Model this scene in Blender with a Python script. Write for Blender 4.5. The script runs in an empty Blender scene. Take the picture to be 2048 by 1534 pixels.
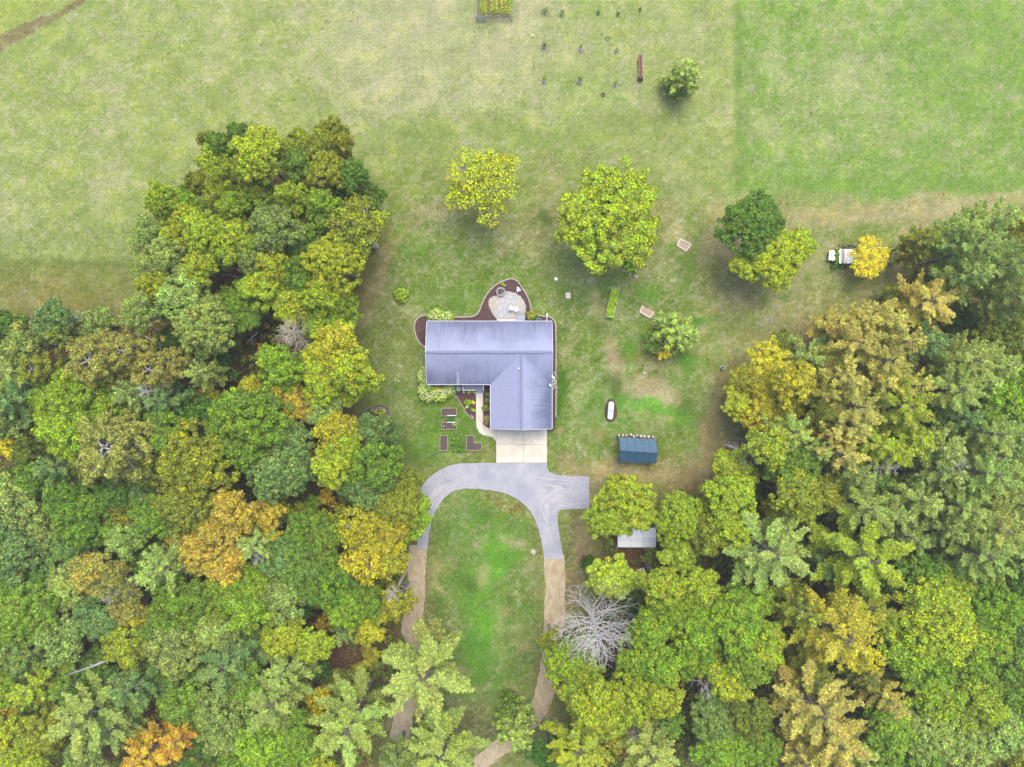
import bpy, math, random
import numpy as np
from mathutils import Vector
random.seed(7); rng = np.random.default_rng(11)
C = bpy.context.scene.collection
sc = bpy.context.scene
PXM, CAMH = 15.0, 91.0

# ---------------------------------------------------------------- camera, sky, sun, exposure
cam = bpy.data.cameras.new('camera'); camo = bpy.data.objects.new('camera', cam); C.objects.link(camo)
camo.location = (0, 0, CAMH); camo.rotation_euler = (0, 0, 0)
cam.sensor_width = 36; cam.lens = 36*CAMH/(2048/PXM); cam.clip_end = 6000
sc.camera = camo
SUN_EL, SUN_AZ = math.radians(66), math.radians(18)      # azimuth from +Y (top of the photo) towards +X
w = bpy.data.worlds.new('World'); sc.world = w; w.use_nodes = True
nt = w.node_tree; bg = nt.nodes['Background']
sky = nt.nodes.new('ShaderNodeTexSky'); sky.sky_type = 'NISHITA'; sky.sun_disc = False
sky.sun_elevation = SUN_EL; sky.sun_rotation = SUN_AZ; sky.dust_density = 4.0; sky.air_density = 1.0; sky.ozone_density = 1.0
nt.links.new(sky.outputs[0], bg.inputs[0]); bg.inputs[1].default_value = 0.15
sl = bpy.data.lights.new('sun', 'SUN'); sl.energy = 1.2; sl.angle = math.radians(45); sl.color = (1, .94, .84)
so = bpy.data.objects.new('sun', sl); C.objects.link(so)
d = Vector((math.sin(SUN_AZ)*math.cos(SUN_EL), math.cos(SUN_AZ)*math.cos(SUN_EL), math.sin(SUN_EL)))
so.rotation_euler = d.to_track_quat('Z', 'Y').to_euler(); so.location = (0, 0, 120)
vs = sc.view_settings; vs.view_transform = 'Standard'; vs.look = 'None'; vs.exposure = 1.12; vs.gamma = 1; vs.use_curve_mapping = False

# ---------------------------------------------------------------- helpers
def P(px, py, z=0.0):
    k = (CAMH-z)/CAMH/PXM
    return ((px-1024)*k, (767-py)*k)
def PP(pts, z=0.0): return [P(p[0], p[1], z) for p in pts]
def srgb(r, g, b, k=1.0):
    f = lambda c: (c/255/12.92 if c/255 <= .04045 else ((c/255+.055)/1.055)**2.4)*k
    return (f(r), f(g), f(b))

def mat(name, col, rough=.85, noise=0, scale=1.0, col2=None, bump=0, detail=6, metallic=0, spec=.3, stretch=None, lo=.35, hi=.65):
    m = bpy.data.materials.new(name); m.use_nodes = True
    n = m.node_tree.nodes; l = m.node_tree.links; b = n['Principled BSDF']
    b.inputs['Roughness'].default_value = rough; b.inputs['Metallic'].default_value = metallic
    b.inputs['Specular IOR Level'].default_value = spec
    b.inputs['Base Color'].default_value = (*col, 1)
    if col2 or bump:
        tc = n.new('ShaderNodeTexCoord'); mp = n.new('ShaderNodeMapping'); l.new(tc.outputs['Object'], mp.inputs[0])
        if stretch: mp.inputs['Scale'].default_value = stretch
        t = n.new('ShaderNodeTexNoise'); t.inputs['Scale'].default_value = scale; t.inputs['Detail'].default_value = detail
        t.inputs['Roughness'].default_value = .7
        l.new(mp.outputs[0], t.inputs['Vector'])
        if col2:
            r = n.new('ShaderNodeValToRGB'); r.color_ramp.elements[0].position = lo; r.color_ramp.elements[1].position = hi
            r.color_ramp.elements[0].color = (*col, 1); r.color_ramp.elements[1].color = (*col2, 1)
            l.new(t.outputs[0], r.inputs[0]); l.new(r.outputs[0], b.inputs['Base Color'])
        if bump:
            bp = n.new('ShaderNodeBump'); bp.inputs['Strength'].default_value = bump; bp.inputs['Distance'].default_value = .03
            l.new(t.outputs[0], bp.inputs['Height']); l.new(bp.outputs[0], b.inputs['Normal'])
    return m

class MB:
    def __init__(s): s.v = []; s.f = []
    def add(s, vs_, fs):
        o = len(s.v); s.v += [tuple(v) for v in vs_]; s.f += [tuple(i+o for i in f) for f in fs]; return s
    def box(s, x0, x1, y0, y1, z0, z1):
        return s.add([(x0,y0,z0),(x1,y0,z0),(x1,y1,z0),(x0,y1,z0),(x0,y0,z1),(x1,y0,z1),(x1,y1,z1),(x0,y1,z1)],
              [(0,3,2,1),(4,5,6,7),(0,1,5,4),(1,2,6,5),(2,3,7,6),(3,0,4,7)])
    def prism(s, poly, z0, z1, inset=0):
        n = len(poly)
        a = sum(poly[i][0]*poly[(i+1)%n][1]-poly[(i+1)%n][0]*poly[i][1] for i in range(n))
        if a < 0: poly = poly[::-1]
        if inset:
            cx = sum(p[0] for p in poly)/n; cy = sum(p[1] for p in poly)/n
            top = [(p[0]+(cx-p[0])*inset, p[1]+(cy-p[1])*inset) for p in poly]
        else: top = poly
        v = [(p[0], p[1], z0) for p in poly]+[(p[0], p[1], z1) for p in top]
        return s.add(v, [tuple(range(n, 2*n))]+[(i, (i+1)%n, n+(i+1)%n, n+i) for i in range(n)])
    def tube(s, pts, rad, n=6, cap=True):
        pts = [Vector(p) for p in pts]; o = len(s.v); m = len(pts)
        if not hasattr(rad, '__len__'): rad = [rad]*m
        for i, p in enumerate(pts):
            t = (pts[min(i+1, m-1)]-pts[max(i-1, 0)])
            t = t.normalized() if t.length > 1e-9 else Vector((0, 0, 1))
            a = t.cross(Vector((0, 0, 1)) if abs(t.z) < .9 else Vector((1, 0, 0))).normalized(); b = t.cross(a)
            for k in range(n):
                g = 2*math.pi*k/n; s.v.append(tuple(p+(a*math.cos(g)+b*math.sin(g))*rad[i]))
        for i in range(m-1):
            for k in range(n):
                s.f.append((o+i*n+k, o+i*n+(k+1)%n, o+(i+1)*n+(k+1)%n, o+(i+1)*n+k))
        if cap:
            s.f.append(tuple(o+k for k in range(n))); s.f.append(tuple(o+(m-1)*n+k for k in reversed(range(n))))
        return s
    def ring(s, cx, cy, r0, r1, z0, z1, n=24):
        v = []; f = []
        for k in range(n):
            a = 2*math.pi*k/n; c, t = math.cos(a), math.sin(a)
            v += [(cx+r1*c, cy+r1*t, z0), (cx+r1*c, cy+r1*t, z1), (cx+r0*c, cy+r0*t, z1), (cx+r0*c, cy+r0*t, z0)]
        for k in range(n):
            a = 4*k; b = 4*((k+1) % n)
            for j in range(3): f.append((a+j, b+j, b+j+1, a+j+1))
        return s.add(v, f)
    def lathe(s, cx, cy, prof, n=16):
        o = len(s.v)
        for r, z in prof:
            for k in range(n):
                a = 2*math.pi*k/n; s.v.append((cx+r*math.cos(a), cy+r*math.sin(a), z))
        for i in range(len(prof)-1):
            for k in range(n): s.f.append((o+i*n+k, o+i*n+(k+1)%n, o+(i+1)*n+(k+1)%n, o+(i+1)*n+k))
        s.f.append(tuple(o+(len(prof)-1)*n+k for k in range(n)))
        return s
    def build(s, name, m, parent=None, smooth=False, loc=None):
        me = bpy.data.meshes.new(name); me.from_pydata(s.v, [], s.f); me.update()
        if smooth: me.polygons.foreach_set('use_smooth', [True]*len(me.polygons))
        return link(name, me, m, parent, loc)
def link(name, me, m, parent=None, loc=None):
    if m and not me.materials: me.materials.append(m)
    o = bpy.data.objects.new(name, me); C.objects.link(o)
    if parent: o.parent = parent
    if loc is not None: o.location = loc
    return o
def thing(name, label, cat, loc=(0, 0, 0), rz=0, group=None):
    o = bpy.data.objects.new(name, None); C.objects.link(o); o.location = loc; o.rotation_euler = (0, 0, rz)
    o.empty_display_size = .2
    return tag(o, label, cat, group)
def tag(o, label, cat, group=None):
    o['label'] = label; o['category'] = cat
    if group: o['group'] = group
    return o
def struct(o, kind='structure', label=None, cat=None):
    o['kind'] = kind
    if label: o['label'] = label
    if cat: o['category'] = cat
    return o
def chaikin(pts, it=2):
    """pts: (x,y) soft or (x,y,1) sharp corner"""
    for _ in range(it):
        out = []; n = len(pts)
        for i in range(n):
            p = pts[i]
            if len(p) > 2: out.append(p); continue
            a = pts[i-1]; b = pts[(i+1) % n]
            out.append((p[0]*.75+a[0]*.25, p[1]*.75+a[1]*.25)); out.append((p[0]*.75+b[0]*.25, p[1]*.75+b[1]*.25))
        pts = out
    return pts
def inside(x, y, poly):
    x = np.asarray(x); y = np.asarray(y); r = np.zeros(x.shape, bool); n = len(poly)
    for i in range(n):
        x0, y0 = poly[i][:2]; x1, y1 = poly[(i+1) % n][:2]
        if y0 == y1: continue
        c = ((y0 > y) != (y1 > y)) & (x < (x1-x0)*(y-y0)/(y1-y0)+x0)
        r ^= c
    return r

# ---------------------------------------------------------------- outlines, in pixels of the photograph, on the ground
WOOD_W = [(-400,640),(0,655),(60,635),(150,650),(250,655),(320,600),(340,500),(370,440),(440,370),(500,335),(590,345),(680,340),(735,400),(750,470),(735,560),(700,600),(690,660),(700,730),(690,800),(690,835),(745,862),(780,930),(815,965),(826,1060),(812,1180),(800,1300),(770,1420),(752,1534),(740,1900),(-400,1900)]
WOOD_E = [(1215,1010),(1440,990),(1475,910),(1525,820),(1550,760),(1640,710),(1720,670),(1815,600),(1835,520),(1870,480),(1950,450),(2500,430),(2500,1900),(1060,1900),(1110,1534),(1150,1440),(1128,1340),(1140,1260),(1205,1215),(1205,1100)]
def edge_noise(pts, amp=.1, step=.3):
    out = []; n = len(pts); ph = [random.uniform(0, 6) for _ in range(4)]; s = 0
    for i in range(n):
        a = Vector(pts[i][:2]); b = Vector(pts[(i+1) % n][:2]); L = (b-a).length; k = max(1, int(L/step)); nr = Vector((-(b-a).y, (b-a).x))/max(L, 1e-6)
        for j in range(k):
            p = a+(b-a)*(j/k); s += L/k
            e = amp*(.5*math.sin(s*1.3+ph[0])+.4*math.sin(s*3.7+ph[1])+.3*math.sin(s*7.9+ph[2])+random.uniform(-.25, .25))
            out.append(tuple(p+nr*e))
    return out

# ---------------------------------------------------------------- GROUND
KG = .66        # photo value -> base colour
def gc(r, g, b): return np.array(srgb(r, g, b, KG))
STEP = .3
gx = np.arange(-74, 74.01, STEP); gy = np.arange(-57, 57.01, STEP)
GX, GY = np.meshgrid(gx, gy)
QX = GX*PXM+1024; QY = 767-GY*PXM            # photo pixel of each ground point
def blur(a, n):
    for _ in range(2):
        for ax in (0, 1):
            c = np.cumsum(np.concatenate([np.repeat(np.take(a, [0], ax), n+1, ax), a, np.repeat(np.take(a, [-1], ax), n, ax)], ax), ax)
            L = a.shape[ax]
            a = (np.take(c, range(2*n+1, 2*n+1+L), ax)-np.take(c, range(0, L), ax))/(2*n+1)
    return a
col = np.zeros(GX.shape+(3,)); dry = np.zeros(GX.shape); lit = np.zeros(GX.shape)
def fieldnoise(n_):
    a = blur(rng.normal(size=GX.shape), n_); return a/a.std()
NA, NB, NC = fieldnoise(9), fieldnoise(4), fieldnoise(2)
WX, WY = QX+12*NA+6*NB, QY+12*fieldnoise(9)+6*fieldnoise(4)
def setc(mask, c, dr=None):
    global col, dry
    col = col*(1-mask[..., None])+np.array(c)*mask[..., None]
    if dr is not None: dry = dry*(1-mask)+dr*mask
def pm(poly, soft=2):
    m = inside(QX+1.5*NC+2*NB*(soft > 2), QY+1.5*NC, poly).astype(float)
    return blur(m, soft) if soft else m
def blob(x, y, rx, ry, a=0, p=1.0):
    t = math.radians(a); dx = WX-x; dy = WY-y; u = dx*math.cos(t)+dy*math.sin(t); v = -dx*math.sin(t)+dy*math.cos(t)
    return p*np.exp(-(((u/rx)**2+(v/ry)**2)*np.clip(1+.35*NB+.3*NC, .25, 3))**1.3)
setc(np.ones(GX.shape), gc(128, 146, 68), .4)
# upper field and its strips
setc(pm([(-999,-999),(3000,-999),(3000,400),(1450,415),(1300,330),(1000,300),(780,340),(640,300),(420,300),(300,420),(270,527),(-999,527)], 5), gc(150, 166, 96), .5)
setc(pm([(-999,-999),(672,-999),(672,240),(400,300),(290,420),(-999,430)], 4), gc(148, 164, 90), .55)
setc(blob(120, 480, 330, 60, 0, .8), gc(136, 152, 84), .35)
setc(blob(120, 60, 300, 60, -25, .5), gc(140, 160, 90), .35)
setc(pm([(672,-999),(1130,-999),(1130,120),(1000,240),(672,250)], 3), gc(160, 168, 120), .85)
setc(blob(800, 60, 170, 110, 0, .8), gc(176, 178, 142), .85); setc(blob(1040, 90, 90, 60, 0, .7), gc(176, 176, 144), .8)
setc(blob(1130, 130, 160, 80, 0, .5), gc(158, 168, 112), .6)
setc(pm([(1470,-999),(3000,-999),(3000,395),(1480,385)], 1), gc(124, 158, 66), .4)
setc(blob(1690, 190, 170, 110, 0, .7), gc(148, 168, 104), .6)
setc(blob(1930, 100, 100, 200, 0, .5), gc(132, 160, 82), .2)
setc(blob(1700, 375, 260, 22, 0, .75), gc(120, 158, 68), .1)
setc(pm([(1462,-999),(1478,-999),(1486,385),(1470,385)], 1), gc(120, 148, 74), .1)
# mown strips next to the grove, south-west rough meadow
setc(pm([(-999,530),(275,530),(262,660),(-999,700)], 2), gc(124, 132, 64), .25)
setc(blob(80, 590, 150, 40, 0, .6), gc(134, 124, 66), .3)
setc(pm([(-999,520),(275,520),(275,532),(-999,532)], 1), gc(112, 128, 62), .1)
setc(pm([(-60,120),(-60,88),(120,20),(190,-30),(222,-30),(125,32),(0,104)], 0), gc(136, 124, 90), .3)
setc(pm([(-60,85),(-60,-60),(170,-60),(195,-25),(115,15)], 1), gc(160, 174, 88), .3)
# yard round the house
Y = [(800,400),(900,430),(1100,440),(1350,470),(1440,560),(1430,700),(1400,800),(1400,960),(1200,960),(1100,930),(850,930),(790,900),(730,830),(720,640),(760,520)]
setc(pm(Y, 8), gc(108, 136, 46), .42)
setc(pm([(850,990),(1000,980),(1080,1040),(1095,1200),(1085,1350),(1020,1440),(880,1480),(830,1400),(850,1200)], 4), gc(104, 136, 52), .35)
for a in [(840,270,120,40,0,.6,(126,146,70),.2),(1100,260,250,30,0,.5,(124,146,68),.2),(1300,330,120,50,0,.6,(128,146,72),.25),
          (1090,440,50,90,0,.6,(160,148,104),.7),(880,420,40,26,0,.5,(165,150,120),.8),(1010,455,120,24,0,.5,(150,140,98),.7),
          (1330,450,36,60,0,.6,(162,148,108),.8),(1420,500,40,60,30,.6,(160,146,104),.8),(1180,540,100,30,0,.5,(140,134,84),.6),
          (1560,600,120,50,0,.5,(150,146,92),.75),(1420,620,60,60,0,.5,(142,142,84),.6),(1600,640,150,40,-20,.5,(152,142,94),.75),
          (1440,860,26,150,8,.7,(152,132,88),.6),(1420,930,40,80,0,.6,(158,138,96),.6),(1700,440,260,16,-2,.75,(172,158,120),.9),(1950,408,150,10,0,.7,(178,158,126),.9),
          (1795,530,12,80,14,.75,(172,156,118),.8),(1740,600,40,30,0,.6,(165,150,110),.8),(1720,560,70,30,0,.5,(122,128,64),.3),
          (760,560,16,110,20,.7,(150,134,96),.6),(722,625,14,60,10,.6,(150,128,96),.6),(780,760,60,120,0,.5,(104,124,48),.2),
          (900,520,90,60,0,.5,(112,138,54),.3),(905,600,80,40,0,.6,(96,136,44),.2),(800,640,50,60,0,.6,(122,132,70),.5),
          (1120,770,14,120,0,.9,(72,118,26),.0),(1120,560,70,60,0,.5,(118,146,62),.4),(1160,650,60,60,0,.4,(128,140,74),.5),
          (1290,805,60,26,0,.9,(98,174,40),.1),(1350,840,50,24,20,.85,(104,176,44),.12),(1300,860,60,18,0,.6,(110,160,56),.2),(1255,845,26,26,0,.7,(96,158,50),.15),(1230,800,60,50,0,.7,(100,148,52),.15),(1370,740,30,26,0,.8,(92,152,44),.1),(1380,830,30,30,0,.7,(94,146,44),.1),
          (1250,560,40,20,0,.4,(96,136,44),.2),(1215,725,14,40,8,1.0,(172,152,134),.5),(1288,772,30,22,0,1.0,(184,166,146),.5),(1268,750,24,14,30,.9,(176,156,132),.5),(1240,770,20,14,0,.7,(176,160,134),.5),(1300,720,30,40,20,.5,(160,146,106),.7),(1345,790,30,14,20,.6,(160,148,120),.7),
          (1290,860,50,16,0,.5,(140,136,80),.5),(1210,935,70,22,0,.75,(160,142,112),.7),(1330,945,80,26,0,.7,(148,132,84),.6),(1160,885,36,60,0,.5,(112,140,60),.4),
          (1380,607,16,10,30,.9,(84,150,44),0),(1418,618,12,12,0,.8,(104,154,56),.1),(1514,578,12,8,-20,.9,(84,150,46),0),(1170,700,20,20,0,.4,(100,140,50),.2),
          (800,590,16,14,0,.8,(92,138,46),0),(860,410,18,12,0,.8,(168,152,124),.5),(1000,503,18,14,0,.7,(160,146,116),.5),(1243,323,12,8,0,.8,(176,164,138),.6),
          (1300,240,10,10,0,.6,(180,176,140),.6),(1330,195,14,40,0,.3,(168,170,124),.6),(910,455,16,12,0,.6,(160,146,120),.5),(1440,460,20,20,0,.4,(160,150,110),.6),
          (845,880,60,50,0,.6,(94,132,40),.1),(900,850,60,60,0,.6,(92,136,42),.15),(970,910,26,16,0,.7,(130,124,58),.3),(1140,930,26,18,0,.7,(166,146,118),.6),
          (865,1350,30,100,10,.6,(118,112,58),.4),(930,1440,110,40,0,.75,(112,98,66),.4),(1070,1380,20,60,0,.6,(112,118,54),.3),(1060,1100,26,60,0,.7,(122,118,58),.5),
          (1030,1010,60,20,35,.75,(132,112,62),.4),(965,1055,26,10,0,.6,(150,136,96),.6),(975,1110,34,60,20,.8,(104,172,36),.08),(930,1180,36,80,-15,.7,(92,146,36),.1),(965,1250,34,70,10,.8,(104,172,36),.05),(920,1080,30,36,0,.6,(84,132,36),.1),(1000,1180,24,50,0,.5,(104,150,52),.2),(970,1040,50,30,0,.6,(92,146,40),.1),
          (1012,1075,14,10,0,.6,(156,140,110),.6),(925,1045,8,6,0,.6,(156,140,110),.6),(968,1320,60,60,0,.6,(88,138,34),.1),
          (1150,1070,26,80,0,.85,(124,110,68),.5),(1180,1080,24,80,10,.7,(150,128,98),.5),(1175,1170,18,70,8,.8,(144,118,94),.5),(1140,1180,10,100,0,.7,(90,118,38),.1),
          (1600,430,120,24,0,.4,(140,150,86),.4),(1530,520,80,70,0,.35,(128,132,76),.5),(1488,590,50,30,0,.5,(162,148,116),.7),(1390,520,16,40,20,.6,(98,140,50),.1),(1370,550,12,60,12,.5,(110,142,56),.1)]:
    setc(blob(*a[:5], a[5]), gc(*a[6]), a[7])
pr2 = random.Random(5); yard = [(760,400),(1440,420),(1640,470),(1780,560),(1600,660),(1430,760),(1400,950),(1120,930),(1115,560),(830,560),(820,900),(740,840),(720,620)]; isl = [(880,1000),(1000,990),(1070,1060),(1080,1250),(1060,1400),(880,1440),(860,1200)]
for k in range(230):
    x, y = (pr2.uniform(720, 1780), pr2.uniform(400, 950)) if k < 180 else (pr2.uniform(860, 1085), pr2.uniform(990, 1440))
    if not (inside(np.array([x]), np.array([y]), yard)[0] or inside(np.array([x]), np.array([y]), isl)[0]): continue
    t = pr2.random(); dryside = (x-1000)/700+pr2.uniform(-.4, .4)
    if k >= 180: dryside = -.3 if abs(x-965) < 60 else .4
    c_ = (pr2.choice([(178,160,126),(166,152,108),(186,168,144)]) if t < .3+.3*dryside else pr2.choice([(96,158,46),(110,160,54),(86,140,40)]) if t < .72 else pr2.choice([(84,112,44),(98,118,54)]))
    setc(blob(x, y, pr2.uniform(6, 24), pr2.uniform(5, 16), pr2.uniform(0, 180), pr2.uniform(.45, .85)), gc(*c_), .3 if c_[0] > 130 else .08)
setc(pm([(1086,145),(1250,145),(1250,205),(1086,205)], 3)*.4, gc(132, 160, 88), .3)
setc(pm([(1060,60),(1074,60),(1070,260),(1062,260)], 1)*.5, gc(172, 168, 128), .5)
def path_mask(pts, w_, p=1.0):
    d_ = np.full(GX.shape, 1e9)
    for i in range(len(pts)-1):
        (x0, y0), (x1, y1) = pts[i], pts[i+1]; L2_ = (x1-x0)**2+(y1-y0)**2; t = np.clip(((QX-x0)*(x1-x0)+(QY-y0)*(y1-y0))/L2_, 0, 1)
        d_ = np.minimum(d_, np.hypot(QX+3*NB-x0-t*(x1-x0), QY+3*NB-y0-t*(y1-y0)))
    return p*np.exp(-(d_/w_)**2*np.clip(1+.4*NC, .3, 3))
for pts_, w_, p_, c_ in (([(2200,400),(1950,408),(1800,424),(1650,432),(1500,420)], 13, .75, (176,162,126)), ([(1860,430),(1815,470),(1800,530),(1775,580),(1730,625),(1660,655)], 9, .9, (178,162,128)),
                     ([(1840,440),(1782,510),(1762,560)], 8, .7, (172,158,122)), ([(1660,650),(1560,680),(1480,740),(1440,810),(1420,900),(1405,960)], 18, .8, (166,146,104)), ([(1400,1000),(1405,900),(1412,860)], 6, .8, (186,160,122)),
                     ([(1180,940),(1230,935),(1330,950),(1400,950)], 16, .8, (172,148,114)), ([(1150,1100),(1180,1040),(1190,960)], 12, .7, (174,150,122)), ([(735,640),(760,560),(800,470),(860,420),(930,410),(1000,440)], 10, .6, (160,146,106)),
                     ([(1110,725),(1200,722),(1290,718)], 4, .4, (164,140,100)), ([(1330,470),(1310,520),(1280,560)], 10, .4, (160,148,104)), ([(1440,400),(1430,470),(1400,520)], 12, .6, (170,156,120)),
                     ([(836,1100),(832,1200),(822,1300),(808,1400),(785,1530)], 26, .7, (132,118,74)), ([(1110,1120),(1111,1240),(1100,1340),(1080,1420),(1020,1500),(940,1550)], 28, .7, (134,118,78)), ([(1064,60),(1066,150),(1064,260)], 4, .5, (180,172,136)), ([(1280,60),(1281,180)], 5, .35, (172,170,130)), ([(1086,150),(1250,152)], 3, .3, (130,160,86)), ([(1086,187),(1250,188)], 4, .3, (178,178,136))):
    setc(path_mask(pts_, w_, p_), gc(*c_), .4)
st = np.sin((QX*math.cos(.62)+QY*math.sin(.62)*0+QY*.78)/7.5+.6*NA)*.028; col *= 1+np.where((QY < 520) & (QX < 690), st, 0)[..., None]
col *= 1+np.where((QY < 385) & (QX > 1470), np.sin(QX/6.2+.3*NA)*.022+np.sin(QY/6.5+.3*NA)*.022, 0)[..., None]
col *= 1+np.where((QY < 330) & (QX > 690) & (QX < 1470), np.sin(QY/5.5+.4*NA)*.02, 0)[..., None]
# woods floor
for poly in (WOOD_W, WOOD_E):
    m = pm(poly, 6); setc(m, gc(112, 88, 62), 0); lit = np.maximum(lit, m)
for a in [(520,690,60,30,20,.7,(92,92,40)),(430,725,14,10,0,.9,(150,104,70)),(590,700,40,30,30,.6,(118,92,72)),(640,900,26,60,0,.8,(104,80,66)),
          (650,980,60,40,0,.8,(96,72,62)),(700,1310,46,50,0,.9,(112,86,74)),(460,770,30,14,0,.8,(104,72,60)),(560,560,30,30,0,.5,(88,66,50)),(790,1400,14,90,-8,.8,(74,92,34)),(1430,1170,20,40,0,.8,(112,82,66))]:
    setc(blob(*a[:5], a[5]), gc(*a[6]), 0)
h = 0.05*np.sin(GX*.31+GY*.17)+.04*np.sin(GX*.11-GY*.4+1)
hh = np.zeros(GX.shape)+h*(lit)*1.5
# mesh: inner grid plus stretched rim out to the horizon
def ext(a):
    r = np.array([4, 10, 25, 60, 150, 400, 1000, 2200.]); return np.concatenate([a[0]-r[::-1], a, a[-1]+r])
ex, ey = ext(gx), ext(gy); EX, EY = np.meshgrid(ex, ey)
pad = lambda a: np.pad(a, [(8, 8), (8, 8)]+[(0, 0)]*(a.ndim-2), mode='edge')
ny, nx = EX.shape
Z = pad(hh)
co = np.stack([EX, EY, Z], -1).reshape(-1, 3)
idx = np.arange(nx*ny).reshape(ny, nx)
q = np.stack([idx[:-1, :-1], idx[:-1, 1:], idx[1:, 1:], idx[1:, :-1]], -1).reshape(-1, 4)
def quads_mesh(name, co, q, smooth=False):
    me = bpy.data.meshes.new(name); me.vertices.add(len(co)); me.vertices.foreach_set('co', np.ascontiguousarray(co, dtype=np.float32).ravel())
    me.loops.add(q.size); me.loops.foreach_set('vertex_index', q.astype(np.int32).ravel())
    me.polygons.add(len(q)); me.polygons.foreach_set('loop_start', np.arange(0, q.size, q.shape[1], dtype=np.int32))
    me.update(calc_edges=True)
    if smooth: me.polygons.foreach_set('use_smooth', np.ones(len(q), bool))
    return me
gme = quads_mesh('ground', co, q, True)
at = gme.color_attributes.new('tint', 'FLOAT_COLOR', 'POINT')
at.data.foreach_set('color', np.concatenate([pad(col).reshape(-1, 3), pad(dry).reshape(-1, 1)], 1).astype(np.float32).ravel())
at2 = gme.attributes.new('litter', 'FLOAT', 'POINT'); at2.data.foreach_set('value', pad(lit).ravel().astype(np.float32))

def ground_material():
    m = bpy.data.materials.new('grass_and_soil'); m.use_nodes = True; n = m.node_tree.nodes; l = m.node_tree.links
    b = n['Principled BSDF']; b.inputs['Roughness'].default_value = .95; b.inputs['Specular IOR Level'].default_value = .1
    tc = n.new('ShaderNodeTexCoord')
    def noise(scale, detail=4, rough=.6, mp=None, dist=0):
        t = n.new('ShaderNodeTexNoise'); t.inputs['Scale'].default_value = scale; t.inputs['Detail'].default_value = detail; t.inputs['Roughness'].default_value = rough; t.inputs['Distortion'].default_value = dist
        if mp:
            k = n.new('ShaderNodeMapping'); k.vector_type = 'TEXTURE'; k.inputs['Scale'].default_value = tuple(1/q_ for q_ in mp[0]); k.inputs['Rotation'].default_value = (0, 0, mp[1]); l.new(tc.outputs['Object'], k.inputs[0]); l.new(k.outputs[0], t.inputs['Vector'])
        else: l.new(tc.outputs['Object'], t.inputs['Vector'])
        return t.outputs[0]
    def mr(x, a, b_, c, d_, smooth=False):
        k = n.new('ShaderNodeMapRange'); k.clamp = True
        if smooth: k.interpolation_type = 'SMOOTHSTEP'
        l.new(x, k.inputs[0])
        for i, v in enumerate((a, b_, c, d_)): k.inputs[i+1].default_value = v
        return k.outputs[0]
    def mth(op, a, c):
        k = n.new('ShaderNodeMath'); k.operation = op
        for i, v in enumerate((a, c)):
            if isinstance(v, (int, float)): k.inputs[i].default_value = v
            else: l.new(v, k.inputs[i])
        return k.outputs[0]
    def mix(f, a, c, mode='MIX'):
        k = n.new('ShaderNodeMix'); k.data_type = 'RGBA'; k.blend_type = mode
        for i, v in ((0, f), (6, a), (7, c)):
            if isinstance(v, (int, float)): k.inputs[i].default_value = v
            elif isinstance(v, tuple): k.inputs[i].default_value = (*v, 1)
            else: l.new(v, k.inputs[i])
        return k.outputs[2]
    a = n.new('ShaderNodeVertexColor'); a.layer_name = 'tint'
    li = n.new('ShaderNodeAttribute'); li.attribute_name = 'litter'
    n0 = noise(.33, 7, .7, dist=.3); n1 = noise(.16, 8, .72, dist=.4); n2 = noise(.7, 6, .7); n5 = noise(1.7, 5, .75, dist=.6); n3 = noise(4.5, 4, .7); n4 = noise(14, 2, .6)
    sA = noise(1.1, 6, .7, ((.3, 1, 1), math.radians(35))); sB = noise(1.4, 5, .65, ((.1, 1, 1), 0)); sC = noise(1.4, 5, .65, ((1, .08, 1), 0))
    c0 = a.outputs[0]
    inv = mth('SUBTRACT', 1.0, li.outputs['Fac'])
    c0 = mix(1.0, c0, (.96, .965, .8), 'MULTIPLY')
    c1 = mix(mth('MULTIPLY', mr(n2, .40, .62, 0, .7), inv), c0, mix(1.0, c0, (.70, .88, .5), 'MULTIPLY'))
    c1 = mix(mth('MULTIPLY', mr(n5, .36, .5, .55, 0), inv), c1, mix(1.0, c1, (.72, .86, .6), 'MULTIPLY'))
    c1 = mix(mth('MULTIPLY', mr(n0, .5, .68, 0, .75), inv), c1, mix(1.0, c1, (1.32, 1.14, .95), 'MULTIPLY'))     # lush patches
    dr1 = mth('MULTIPLY', mr(n1, .46, .64, 0, 1, True), a.outputs[1])
    dr2 = mth('MULTIPLY', mr(n2, .50, .64, 0, 1, True), a.outputs[1])
    dr3 = mth('MULTIPLY', mr(sA, .48, .66, 0, .9, True), a.outputs[1])
    dr4 = mth('MULTIPLY', mr(n5, .50, .62, 0, 1, True), a.outputs[1])
    drs = mth('MINIMUM', mth('ADD', mth('ADD', mth('MULTIPLY', dr1, .6), mth('MULTIPLY', dr2, .9)), mth('ADD', mth('MULTIPLY', dr3, .6), mth('MULTIPLY', dr4, .8))), .82)
    c2 = mix(drs, c1, tuple(gc(180, 178, 138)))
    # specks: clumps of blades, straw, dark gaps
    v1 = mr(n3, .3, .7, .66, 1.34); v2 = mr(n4, .3, .7, .72, 1.28); v3 = mr(sB, .35, .65, .965, 1.035); v4 = mr(n0, .35, .65, .86, 1.14)
    vv = mth('MULTIPLY', mth('MULTIPLY', v1, v2), mth('MULTIPLY', v3, v4))
    cb = n.new('ShaderNodeCombineXYZ')
    for i in range(3): l.new(vv, cb.inputs[i])
    c3 = mix(1.0, c2, cb.outputs[0], 'MULTIPLY')
    # leaf litter speckle
    vo = n.new('ShaderNodeTexVoronoi'); vo.inputs['Scale'].default_value = 5.5; l.new(tc.outputs['Object'], vo.inputs['Vector'])
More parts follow.
